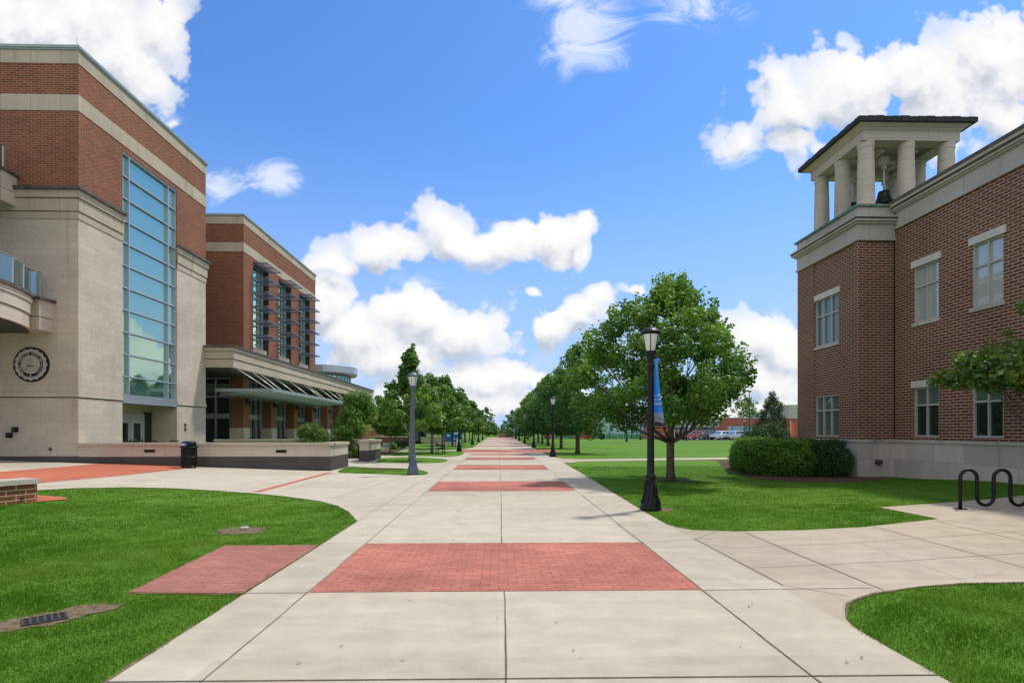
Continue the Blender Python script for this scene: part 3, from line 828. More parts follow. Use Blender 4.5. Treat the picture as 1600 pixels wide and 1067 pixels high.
def grass():
    P = []
    for (x0, x1, y0, y1, dens, w, h) in ((-9, 8, 3.2, 6.0, 6500, .0030, .038), (-11, 10, 6.0, 9.0, 3600, .0040, .036), (-13, 14, 9.0, 13.0, 1900, .0052, .034),
                                        (-14, 16, 13.0, 19.0, 900, .0070, .032), (-8, 16, 19.0, 27, 420, .0095, .03)):
        n = int((x1 - x0) * (y1 - y0) * dens)
        x = rng.uniform(x0, x1, n); y = rng.uniform(y0, y1, n)
        a = np.arctan2(x, y) - YAW
        k = np.abs(a) < R(47)
        x, y = x[k], y[k]
        bad = np.zeros(len(x), bool)
        am = .012 + .03 * np.sin(x * 9.1 + 1.7 * np.sin(y * 6.3)) * np.sin(y * 8.3 + 1.3 * np.sin(x * 5.1))
        jx, jy = x + rng.normal(0, .016, len(x)) + am, y + rng.normal(0, .016, len(x)) + am * .7
        for q in PAVED:
            bad |= inside(q, jx, jy)
        for q in SOFT:
            bad |= inside(q, jx + rng.normal(0, .035, len(x)), jy + rng.normal(0, .035, len(x))) & (rng.random(len(x)) < .86)
        # thin, trodden spots
        th_ = np.sin(x * .9 + 2.2 * np.sin(y * .7)) * np.sin(y * 1.1 + 1.9 * np.sin(x * .6))
        bad |= (th_ > .8) & (rng.random(len(x)) < .45)
        for q in GRASSY:
            bad &= ~inside(q, jx, jy)
        x, y = x[~bad], y[~bad]
        P.append((x, y, np.full(len(x), w), np.full(len(x), h)))
    x = np.concatenate([p[0] for p in P]); y = np.concatenate([p[1] for p in P])
    w = np.concatenate([p[2] for p in P]); h = np.concatenate([p[3] for p in P])
    n = len(x)
    clump = .75 + .35 * np.sin(x * 5.1 + 2 * np.sin(y * 3.3)) * np.sin(y * 4.7 + 1.5 * np.sin(x * 2.9))
    h = h * rng.uniform(.5, 1.15, n) * clump
    z = vhf(x, y)
    for q in GRASSY:
        z = np.where(inside(q, x, y), z + .02, z)
    th = rng.uniform(0, 2 * np.pi, n); ld = rng.uniform(0, 2 * np.pi, n); le = rng.uniform(.1, .9, n) * h
    v = np.empty((n, 3, 3))
    v[:, 0] = np.stack([x - np.cos(th) * w, y - np.sin(th) * w, z], 1)
    v[:, 1] = np.stack([x + np.cos(th) * w, y + np.sin(th) * w, z], 1)
    v[:, 2] = np.stack([x + np.cos(ld) * le, y + np.sin(ld) * le, z + h], 1)
    tone = .46 + .10 * np.sin(x * .8 + 1.7 * np.sin(y * .5)) + .2 * np.sin(x * 1.7 + 1.3 * np.sin(y * 1.1)) * np.sin(y * 1.4 + .9 * np.sin(x * 1.9)) + rng.normal(0, .2, n)
    tri_mesh('grass', v, np.clip(tone, 0, 1), M['blade'], kind='stuff')

def tri_mesh(name, tris, rnd, mat, parent=None, kind=None):
    """mesh of loose triangles (n,3,3) with one random value per face"""
    n = len(tris)
    me = bpy.data.meshes.new(name)
    me.vertices.add(n * 3); me.loops.add(n * 3); me.polygons.add(n)
    me.vertices.foreach_set('co', tris.reshape(-1).astype(np.float32))
    me.loops.foreach_set('vertex_index', np.arange(n * 3, dtype=np.int32))
    me.polygons.foreach_set('loop_start', np.arange(0, n * 3, 3, dtype=np.int32))
    me.update(calc_edges=True)
    at = me.attributes.new('rnd', 'FLOAT', 'FACE')
    at.data.foreach_set('value', np.asarray(rnd, dtype=np.float32))
    me.materials.append(mat)
    o = bpy.data.objects.new(name, me); col.objects.link(o)
    if parent is not None:
        o.parent = parent
    if kind:
        o['kind'] = kind
    return o
grass()

# ================================================================== LEFT CAMPUS BUILDING
FY, SX = 24.2, -17.58            # front face and the side face along the walkway
def steps(mb, edges, mat=0):
    pass

def ring_band(mb, x0, x1, y0, y1, z0, z1, mat=0):
    """solid band block standing on a building outline (only the visible south and east faces matter, but it is closed)"""
    mb.box(x0, x1, y0, y1, z0, z1, mat)

def left_building():
    B = thing('campus_building', (-20.0, 36.0, 0), 'long red brick and cream limestone building with tall teal glass bay and louvred windows', 'building')
    BX, BY = -36.0, 34.54        # far left and back of the front block
    # --- limestone lower storeys
    mb = MB()
    mb.wall((BX, FY, -.2), (1, 0, 0), (0, -1, 0), SX - BX, 11.0)
    Y1, Y2 = 26.99, 31.49
    mb.wall((SX, FY, -.2), (0, 1, 0), (1, 0, 0), BY - FY, 11.0, [(Y1 - FY, Y2 - FY, 3.19, 11.2, .3), (Y1 - FY, Y2 - FY, -.01, 3.19, 1.42)])
    mb.quad((SX, BY, -.2), (BX, BY, -.2), (BX, BY, 10.8), (SX, BY, 10.8))
    mb.quad((SX - 1.42, Y1, 0), (SX - 1.42, Y2, 0), (SX - 1.42, Y2, 2.99), (SX - 1.42, Y1, 2.99))
    mb.build('stone_wall', M['stone_left'], B)
    # stepped limestone cornice (two lengths on the east side, either side of the glass)
    mb = MB()
    for z0, z1, pr in ((10.55, 10.84, .03), (10.87, 11.38, .07), (11.41, 11.72, .13)):
        mb.box(BX, SX + pr, FY - pr, FY + .3, z0, z1)
        mb.box(SX - .3, SX + pr, FY + .3, Y1, z0, z1)
        mb.box(SX - .3, SX + pr, Y2, BY + pr, z0, z1)
    for z0, z1, pr in ((10.84, 10.87, .0), (11.38, 11.41, .03)):
        mb.box(BX, SX + pr, FY - pr, FY + .3, z0, z1, 1)
        mb.box(SX - .3, SX + pr, FY + .3, Y1, z0, z1, 1)
        mb.box(SX - .3, SX + pr, Y2, BY + pr, z0, z1, 1)
    mb.build('cornice', [M['trim_left'], M['dark_coping']], B)
    mb = MB()
    mb.box(BX, SX + .24, FY - .24, FY + .3, 11.72, 11.84); mb.box(SX - .3, SX + .24, FY + .3, Y1 + .02, 11.72, 11.84); mb.box(SX - .3, SX + .24, Y2 - .02, BY + .2, 11.72, 11.84)
    mb.build('cornice_cap', M['dark_coping'], B)
    # string course and dark plinth
    mb = MB()
    mb.box(BX, SX + .04, FY - .04, FY + .1, 3.12, 3.32); mb.box(SX - .1, SX + .04, FY + .1, Y1, 3.12, 3.32); mb.box(SX - .1, SX + .04, Y2, BY + .03, 3.12, 3.32)
    mb.box(BX, SX + .015, FY - .015, FY + .1, 3.07, 3.12, 1); mb.box(SX - .1, SX + .015, FY + .1, Y1, 3.07, 3.12, 1); mb.box(SX - .1, SX + .015, Y2, BY + .01, 3.07, 3.12, 1)
    mb.build('string_course', [M['stone_left'], M['dark_coping']], B)
    mb = MB(); mb.box(BX, SX - .0, FY - .03, FY + .1, -.2, .64)
    mb.build('plinth', M['dark_stone'], B)
    # --- brick upper storeys
    mb = MB()
    mb.wall((BX, FY, 11.8), (1, 0, 0), (0, -1, 0), SX - BX, 5.25)
    mb.wall((SX, FY, 11.8), (0, 1, 0), (1, 0, 0), BY - FY, 5.25, [(Y1 - FY, Y2 - FY, -1, 2.98, .3)])
    mb.quad((SX, BY, 10.7), (BX, BY, 10.7), (BX, BY, 17.05), (SX, BY, 17.05))
    mb.build('brick_wall', M['brick_left'], B)
    mb = MB()
    for z0, z1 in ((15.06, 15.73), (17.03, 17.64)):
        mb.box(BX, SX + .025, FY - .025, FY + .3, z0, z1); mb.box(SX - .3, SX + .025, FY + .3, BY + .02, z0, z1)
        mb.box(BX, SX - .3, BY - .3, BY + .02, z0, z1)
    mb.build('stone_band', M['trim_left'], B)
    mb = MB()
    mb.box(BX, SX + .10, FY - .10, BY + .1, 17.64, 17.76)
    mb.box(BX, SX + .07, FY - .07, BY + .07, 17.58, 17.64)
    mb.tube([(SX - .2, FY + .2, 17.7), (SX - .2, FY + .2, 18.25)], .012, 6)
    mb.build('roof_coping', M['coping'], B)
    # --- curtain wall
    cw = MB()
    xg = SX - .16
    cw.quad((xg, Y1, 3.2), (xg, Y2, 3.2), (xg, Y2, 14.78), (xg, Y1, 14.78))
    g = cw.build('curtain_wall', M['teal_glass'], B)
    mb = MB()
    zs = [3.45 + .82] + [3.45 + .82 + 1.05 * k for k in range(1, 10)]
    for z in zs:
        mb.box(xg, xg + .10, Y1, Y2, z - .035, z + .035)
    for y in (Y1 + .03, 27.54, 30.76, Y2 - .03):
        mb.box(xg, xg + .12, y - .035, y + .035, 3.4, 14.72)
    mb.box(xg, xg + .13, Y1, Y2, 14.70, 14.80)
    mb.build('mullion', M['frame'], g)
    mb = MB(); mb.box(xg - .05, SX + .02, Y1, Y2, 3.0, 3.42); mb.box(xg - 1.2, xg - .05, Y1, Y2, 3.0, 3.06)
    mb.build('bottom_beam', M['frame'], g)
    # --- terrace doors in the recess under the glass
    xd = SX - 1.36
    d = MB()
    d.box(xd - .05, xd + .02, 28.7, 30.82, 2.35, 2.62)
    for y in (28.75, 29.75, 30.77):
        d.box(xd - .05, xd + .02, y - .06, y + .06, .02, 2.35)
    dr = d.build('door', M['frame_pale'], B)
    for y0, y1 in ((28.81, 29.69), (29.81, 30.71)):
        q = MB()
        q.box(xd - .04, xd, y0, y0 + .16, .05, 2.33); q.box(xd - .04, xd, y1 - .16, y1, .05, 2.33)
        q.box(xd - .04, xd, y0 + .16, y1 - .16, .05, .45); q.box(xd - .04, xd, y0 + .16, y1 - .16, 2.1, 2.33); q.box(xd - .04, xd, y0 + .16, y1 - .16, 1.0, 1.12)
        q.box(xd - .03, xd - .02, y0 + .16, y1 - .16, .45, 2.1, 1)
        q.tube([(xd + .05, y1 - .1, .9), (xd + .05, y1 - .1, 1.25)], .02, 6, 2)
        q.build('door_leaf', [M['frame_pale'], M['dark_glass'], M['black_metal']], dr)
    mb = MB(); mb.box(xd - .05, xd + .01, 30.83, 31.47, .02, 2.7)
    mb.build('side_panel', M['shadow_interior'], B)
    # wall fittings
    for x, z, s in ((atY(25, FY), 1.75, .10), (atY(16, FY), 1.52, .10)):
        mb = MB(); mb.box(x - s, x + s, FY - .12, FY, z - .11, z + .11); mb.box(x - s * .7, x + s * .7, FY - .15, FY - .12, z - .07, z + .07)
        mb.build('wall_light', M['black_metal'], B)
    x = atY(79, FY)
    mb = MB(); mb.box(x - .05, x + .05, FY - .03, FY, .86, 1.0); mb.build('socket_cover', M['iron'], B)
    ys = 32.3
    mb = MB()
    mb.box(SX, SX + .03, ys - .08, ys + .08, 1.95, 2.12); mb.box(SX, SX + .03, ys - .08, ys + .08, 1.72, 1.88)
    mb.build('notice_plate', M['iron'], B)

    # --- round balconies at the left edge of the view
    for cz, r0, cx, cyy, h, zb in ((0, 7.55, -25.4, 19.7, 1.32, 5.82), (0, 7.55, -26.9, 19.7, 1.32, 11.05)):
        def arc(r, a0=-100, a1=45, n=44):
            return [(cx + r * math.cos(R(a0 + (a1 - a0) * k / n)), cyy + r * math.sin(R(a0 + (a1 - a0) * k / n))) for k in range(n + 1)]
        def slab(mb, r, z0, z1, m):
            p = arc(r)
            p = [q for q in p if q[1] < FY + .2]
            p = p + [(cx - 4, FY + .2), (cx - 4, cyy - 6)]
            mb.prism(p, z0, z1, m, False)
        mb = MB()
        slab(mb, r0 - .08, zb, zb + .52, 0); slab(mb, r0 - .03, zb + .55, zb + 1.0, 0); slab(mb, r0 + .02, zb + 1.0, zb + 1.22, 0)
        slab(mb, r0 - .12, zb + .52, zb + .55, 1); slab(mb, r0 + .1, zb + 1.22, zb + 1.34, 1)
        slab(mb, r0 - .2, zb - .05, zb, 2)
        # straight return against the wall
        xe = cx + math.sqrt(max(0, r0 ** 2 - (FY - cyy) ** 2)) + .75
        mb.box(cx, xe, FY - .75, FY + .1, zb - .02, zb + .5, 0); mb.box(cx, xe, FY - .75, FY + .1, zb + .53, zb + 1.2, 0)
        mb.box(cx, xe - .04, FY - .71, FY + .1, zb + .5, zb + .53, 1); mb.box(cx, xe + .12, FY - .87, FY + .1, zb + 1.2, zb + 1.3, 1)
        bal = mb.build('balcony', [M['stone_left'], M['dark_coping'], M['soffit']], B)
        q = [p for p in arc(r0 - .12, -70, 45, 16) if p[1] < FY - .3]
        q.append((xe - .3, FY - .3))
        for k in range(len(q) - 1):
            a, b = Vector((*q[k], 0)), Vector((*q[k + 1], 0))
            t = (b - a).normalized() * .05
            mb = MB(); mb.quad((a + t) + V(0, 0, zb + 1.42), (b - t) + V(0, 0, zb + 1.42), (b - t) + V(0, 0, zb + 2.35), (a + t) + V(0, 0, zb + 2.35))
            n = Vector((t.y, -t.x, 0)).normalized() * .012
            mb.quad((a + t) + n + V(0, 0, zb + 1.42), (b - t) + n + V(0, 0, zb + 1.42), (b - t) + n + V(0, 0, zb + 2.35), (a + t) + n + V(0, 0, zb + 2.35))
            mb.build('railing_glass', M['rail_glass'], bal)
        for p in q:
            mb = MB(); mb.box(p[0] - .03, p[0] + .03, p[1] - .03, p[1] + .03, zb + 1.3, zb + 2.38)
            mb.build('railing_post', M['frame'], bal)
        mb = MB(); mb.tube([(p[0], p[1], zb + 2.4) for p in q], .03, 8)
        mb.build('handrail', M['frame'], bal)

    # --- second block with the louvred windows
    Y0, YE, ZT = 39.6, 54.92, 16.0
    bays = [(41.13, 43.85), (45.87, 48.54), (50.54, 53.26)]
    zb, zt = 6.2, 13.84
    mb = MB()
    mb.wall((-32, Y0, 5.5), (1, 0, 0), (0, -1, 0), SX + 32, 10.5, [(-22.9 + 32, -20.2 + 32, zb - 5.5, zt - 5.5, .6)])
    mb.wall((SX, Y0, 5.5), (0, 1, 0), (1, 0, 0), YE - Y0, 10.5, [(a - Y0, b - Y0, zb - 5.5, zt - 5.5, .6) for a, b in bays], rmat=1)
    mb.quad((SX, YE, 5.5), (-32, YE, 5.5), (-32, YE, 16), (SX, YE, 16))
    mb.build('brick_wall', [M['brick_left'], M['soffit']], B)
    mb = MB()
    for z0, z1 in ((14.04, 14.66), (15.94, 16.5)):
        mb.box(-32, SX + .025, Y0 - .025, Y0 + .3, z0, z1); mb.box(SX - .3, SX + .025, Y0 + .3, YE + .02, z0, z1)
    mb.build('stone_band', M['trim_left'], B)
    mb = MB(); mb.box(-32, SX + .09, Y0 - .09, YE + .09, 16.5, 16.62)
    mb.build('roof_coping', M['coping'], B)
    def bay(o, u, n, w):
        """one louvred window: o lower corner at wall face, u along the wall, n outward"""
        o, u, n = Vector(o), Vector(u), Vector(n)
        def slab(mb, u0, u1, d0, d1, z0, z1, mat=0):
            c = [o + u * a + n * d + V(0, 0, z) for z in (z0, z1) for d in (d0, d1) for a in (u0, u1)]
            mb.add(c, [(0, 2, 3, 1), (4, 5, 7, 6), (0, 1, 5, 4), (2, 6, 7, 3), (0, 4, 6, 2), (1, 3, 7, 5)], mat)
        mb = MB(); slab(mb, 0, w, -.5, -.48, zb + 1.6, zt)
        win = mb.build('window', M['teal_glass'], B)
        mb = MB()
        for a in (.04, w * .18, w * .72, w - .04):
            slab(mb, a - .035, a + .035, -.48, -.38, zb + 1.5, zt)
        for k in range(7):
            z = zb + 1.6 + (zt - zb - 1.65) * k / 6
            slab(mb, 0, w, -.48, -.39, z - .03, z + .03)
        mb.build('frame', M['frame'], win)
        mb = MB(); slab(mb, 0, w, -.5, -.12, zb, zb + 1.55)
        mb.build('sill', M['stone_left'], win)
        for k in range(6):
            z = zt - .12 - 1.03 * k
            mb = MB()
            slab(mb, 0, w, .93, .97, z - .035, z + .035); slab(mb, 0, .05, -.4, .93, z - .022, z + .022); slab(mb, w - .05, w, -.4, .93, z - .022, z + .022)
            slab(mb, w / 2 - .02, w / 2 + .02, -.4, .92, z - .03, z + .03)
            for j in range(9):
                d = -.3 + .135 * j
                slab(mb, .05, w - .05, d, d + .055, z - .010, z + .010)
            mb.build('sunshade', M['shade_metal'], win)
    for a, b in bays:
        bay((SX, a, 0), (0, 1, 0), (1, 0, 0), b - a)
    bay((-22.9, Y0, 0), (1, 0, 0), (0, -1, 0), 2.7)

    # --- stone podium carried on piers
    PX, PY, PE = -15.87, 34.4, 72.0
    mb = MB()
    for z0, z1, pr in ((5.5, 5.98, 0.0), (6.01, 6.42, .05), (6.45, 6.68, .10)):
        mb.box(-17.85, PX + pr, PY - pr, PY + .4, z0, z1); mb.box(PX - .4, PX + pr, PY + .4, PE, z0, z1)
    for z0, z1, pr in ((5.98, 6.01, -.03), (6.42, 6.45, .0)):
        mb.box(-17.85, PX + pr, PY - pr, PY + .4, z0, z1, 1); mb.box(PX - .4, PX + pr, PY + .4, PE, z0, z1, 1)
    mb.build('podium', [M['trim_left'], M['dark_coping']], B)
    mb = MB(); mb.box(-17.9, PX + .2, PY - .2, PY + .4, 6.68, 6.79); mb.box(-17.9, PX + .2, PY + .4, PE, 6.68, 6.79)
    mb.build('podium_cap', M['dark_coping'], B)
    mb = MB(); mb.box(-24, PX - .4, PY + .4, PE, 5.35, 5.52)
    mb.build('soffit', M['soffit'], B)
    ends = [40.5, 45.35, 50.22, 54.92, 59.68, 64.02, 68.5]
    for e in ends:
        mb = MB(); mb.box(SX - .88, SX, e - .98, e, 1.9, 5.4)
        p = mb.build('pier', M['brick_left'], B)
        mb = MB(); mb.box(SX - .9, SX + .05, e - 1.03, e + .05, -.1, 1.82); mb.box(SX - .9, SX + .03, e - 1.01, e + .03, 1.82, 1.9)
        mb.build('pier_base', M['stone_left'], p)
        mb = MB()
        mb.add([(SX, e - .65, 3.55), (SX, e - .35, 3.55), (SX, e - .65, 3.95), (SX, e - .35, 3.95), (SX + .42, e - .65, 3.55), (SX + .42, e - .35, 3.55)],
               [(0, 1, 5, 4), (2, 4, 5, 3), (0, 4, 2), (1, 3, 5), (0, 2, 3, 1)])
        mb.build('wall_light', M['iron'], p)
    def glazing(a, b, fixed, axis, n):
        """storefront glass between piers"""
        mb = MB()
        if axis == 'y':
            mb.quad((fixed, a, 0), (fixed, b, 0), (fixed, b, 5.4), (fixed, a, 5.4))
        else:
            mb.quad((a, fixed, 0), (b, fixed, 0), (b, fixed, 5.4), (a, fixed, 5.4))
        w = mb.build('storefront_window', M['dark_glass'], B)
        mb = MB()
        def bx(p0, p1, z0, z1, d=.1):
            if axis == 'y':
                mb.box(fixed, fixed + d, p0, p1, z0, z1)
            else:
                mb.box(p0, p1, fixed - d, fixed, z0, z1)
        for z, t in ((2.72, .17), (4.05, .05), (.9, .04), (.08, .08), (5.33, .06)):
            bx(a, b, z - t, z + t)
        for k in range(n + 1):
            p = a + (b - a) * k / n
            bx(p - .04, p + .04, 0, 5.4, .13)
        mb.build('frame', M['frame'], w)
    glazing(-22.5, SX - .88, Y0 + .05, 'x', 4)
    for e0, e1 in zip(ends, ends[1:]):
        glazing(e0, e1 - .98, SX - .82, 'y', 4)
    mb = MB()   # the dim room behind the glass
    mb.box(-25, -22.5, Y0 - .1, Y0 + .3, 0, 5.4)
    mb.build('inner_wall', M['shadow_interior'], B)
    # --- suspended glass canopy
    CX, C0, C1 = -14.05, 35.65, 53.4
    mb = MB()
    mb.quad((SX + .05, C0, 4.26), (CX, C0, 4.26), (CX, C1, 4.26), (SX + .05, C1, 4.26))
    can = mb.build('canopy', M['canopy_glass'], B)
    mb = MB()
    mb.box(CX, CX + .06, C0 - .05, C1 + .05, 4.14, 4.34); mb.box(SX + .05, CX, C0 - .11, C0 - .05, 4.12, 4.32); mb.box(SX + .05, CX, C1 + .05, C1 + .1, 4.12, 4.32)
    for k in range(13):
        y = C0 + .5 + (C1 - C0 - 1) * k / 12
        mb.add([(SX + .05, y - .03, 3.9), (SX + .05, y + .03, 3.9), (CX, y + .03, 4.16), (CX, y - .03, 4.16), (SX + .05, y - .03, 4.23), (SX + .05, y + .03, 4.23), (CX, y + .03, 4.23), (CX, y - .03, 4.23)],
               [(0, 1, 2, 3), (4, 7, 6, 5), (0, 3, 7, 4), (1, 5, 6, 2), (0, 4, 5, 1), (3, 2, 6, 7)])
    for k in range(1, 4):
        x = SX + (CX - SX) * k / 4
        mb.box(x - .02, x + .02, C0, C1, 4.18, 4.235)
    mb.build('canopy_frame', M['coping'], can)
    for y in (34.9, 37.07, 38.25, 40.61, 43.55, 46.65, 47.58, 50.58, 53.0, 56.0, 57.2):
        mb = MB(); y1 = min(max(y, C0 + .1), C1 - .1)
        mb.tube([(PX - .15, y, 5.55), (CX - .25, y1, 4.28)], .032, 6)
        mb.build('hanger_rod', M['rod'], can)
    # --- round clerestory on the roof behind
    c = (-22.6, 74.0, 0)
    mb = MB(); mb.lathe([(3.3, 5.5), (3.3, 8.65)], c, 32, 0, False)
    for k in range(32):
        t = 2 * math.pi * (k + .0) / 32
        mb.box(c[0] + 3.32 * math.cos(t) - .05, c[0] + 3.32 * math.cos(t) + .05, c[1] + 3.32 * math.sin(t) - .05, c[1] + 3.32 * math.sin(t) + .05, 5.5, 8.64, 1)
    ro = mb.build('rotunda', [M['green_glass'], M['frame']], B)
    mb = MB(); mb.lathe([(3.2, 8.66), (4.0, 8.7), (4.2, 8.95), (4.2, 9.75), (4.05, 9.85), (1, 10.1)], c, 48, 0, False)
    mb.build('rotunda_roof', M['frame'], ro)
    # low wing closing the far end
    mb = MB(); mb.box(-30, -17.2, 72.1, 84, -.1, 5.2)
    mb.build('rear_wing', M['brick_left'], B)
    return B

def atX(px, X):
    d = ray(px, 0); return X / d[0] * d[1]
def atY(px, Y):
    d = ray(px, 0); return Y / d[1] * d[0]
left_building()

def emblem():
    cx, cz, r = atY(50, FY), CH + 103 / F * 23.8, .73
    t = thing('wall_seal', (cx, FY, cz), 'round stone and black university seal with scalloped rim mounted on the limestone wall', 'emblem')
    def disc(mb, rad, d0, d1, n=48, sc=0, amp=0.0, mat=0):
        v = []
        for d in (d0, d1):
            for k in range(n):
                th = 2 * math.pi * k / n
                q = rad * (1 + amp * math.cos(sc * th))
                v.append((cx + q * math.cos(th), FY - d, cz + q * math.sin(th)))
        mb.add(v, [tuple(range(n)), tuple(range(2 * n - 1, n - 1, -1))] + [(k, (k + 1) % n, n + (k + 1) % n, n + k) for k in range(n)], mat)
    mb = MB(); disc(mb, r, .0, .05); mb.build('rim', M['black_metal'], t)
    mb = MB(); disc(mb, r * .885, .05, .065, 160, 16, .035); mb.build('scalloped_disc', M['trim_right'], t)
    mb = MB(); disc(mb, r * .70, .065, .075); ring = mb.build('letter_ring', M['black_metal'], t)
    mb = MB(); disc(mb, r * .53, .075, .085); mb.build('centre_disc', M['trim_right'], t)
    mb = MB()
    txt = 'MIDDLE TENNESSEE STATE UNIVERSITY'
    a0, a1 = 228, -48
    for i, ch in enumerate(txt):
        if ch == ' ':
            continue
        a = R(a0 + (a1 - a0) * i / (len(txt) - 1))
        rr = r * .617
        # x right, y up on the wall, facing -Y
        rot = Matrix.Rotation(a - math.pi / 2, 4, 'Z')
        m4 = Matrix.Translation((cx, FY - .078, cz)) @ Matrix.Rotation(R(90), 4, 'X') @ Matrix.Translation((rr * math.cos(a), rr * math.sin(a), 0)) @ rot
        letter_add(mb, ch, .105, m4, 0, .003)
    st = []
    for k in range(10):
        q = (.045 if k % 2 == 0 else .018); a = math.pi / 2 + k * math.pi / 5
        st.append((cx + q * math.cos(a), FY - .082, cz - r * .617 + q * math.sin(a)))
    mb.add(st, [tuple(range(10))])
    mb.build('lettering', M['white_metal'], ring)
    mb = MB()
    mb.box(cx - .15, cx + .15, FY - .09, FY - .085, cz - .09, cz - .05)
    for z, w in ((.22, .12), (.15, .2), (.08, .09), (.01, .22)):
        mb.box(cx - w / 2, cx + w / 2, FY - .089, FY - .085, cz + z - .006, cz + z + .006)
    for k in range(9):
        a = R(205 + 130 * k / 8)
        mb.cbox((cx + .28 * math.cos(a), FY - .087, cz + .28 * math.sin(a) - .015), (.025, .004, .03))
    mb.build('centre_marks', M['black_metal'], t)
emblem()

def low_walls():
    zt, th = 1.08, .45
    X1 = -7.11
    def wallset(name, label, cat, segs, loc, dark=.62, vents=()):
        t = thing(name, loc, label, cat)
        a, b, c = MB(), MB(), MB()
        for (x0, x1, y0, y1) in segs:
            a.box(x0, x1, y0, y1, dark, zt); b.box(x0 - .012, x1 + .012, y0 - .012, y1 + .012, -.15, dark)
            c.box(x0 - .07, x1 + .07, y0 - .07, y1 + .07, zt, zt + .07); c.box(x0 - .05, x1 + .05, y0 - .05, y1 + .05, zt + .07, zt + .115)
        w = a.build('wall_body', M['stone_left'], t); b.build('plinth', M['dark_stone'], t); c.build('coping', M['trim_left'], t)
        for x, z in vents:
            m = MB(); m.box(x - .22, x + .22, segs[0][2] - .02, segs[0][2] + .01, z - .06, z + .06)
            m.build('vent', M['black_metal'], w)
        return t
    wallset('terrace_wall', 'long low cream stone wall with dark plinth and two small vents, behind the trash can', 'wall',
            [(SX + .03, X1, 24.16, 24.16 + th)], (-12, 24.2, 0), vents=((atY(235, 24.2), .86), (atY(440, 24.2), .84)))
    # return of the same terrace wall towards the back
    wallset('return_wall', 'short stone wall with dark plinth, end of the low terrace wall nearest the walkway', 'wall', [(X1 - th, X1, 24.16 + th + .02, 27.0)], (X1, 26, 0))
    wallset('terrace_wall', 'low cream stone wall at the back of the terrace, under the bright green shrub', 'wall', [(-17.0, -7.72, 34.5, 34.95)], (-12, 34.6, 0))
    wallset('return_wall', 'short stone wall block right of the black hoop rack, ending the rear terrace wall', 'wall', [(-7.65, -7.15, 31.4, 34.6)], (-7.4, 33, 0))
low_walls()

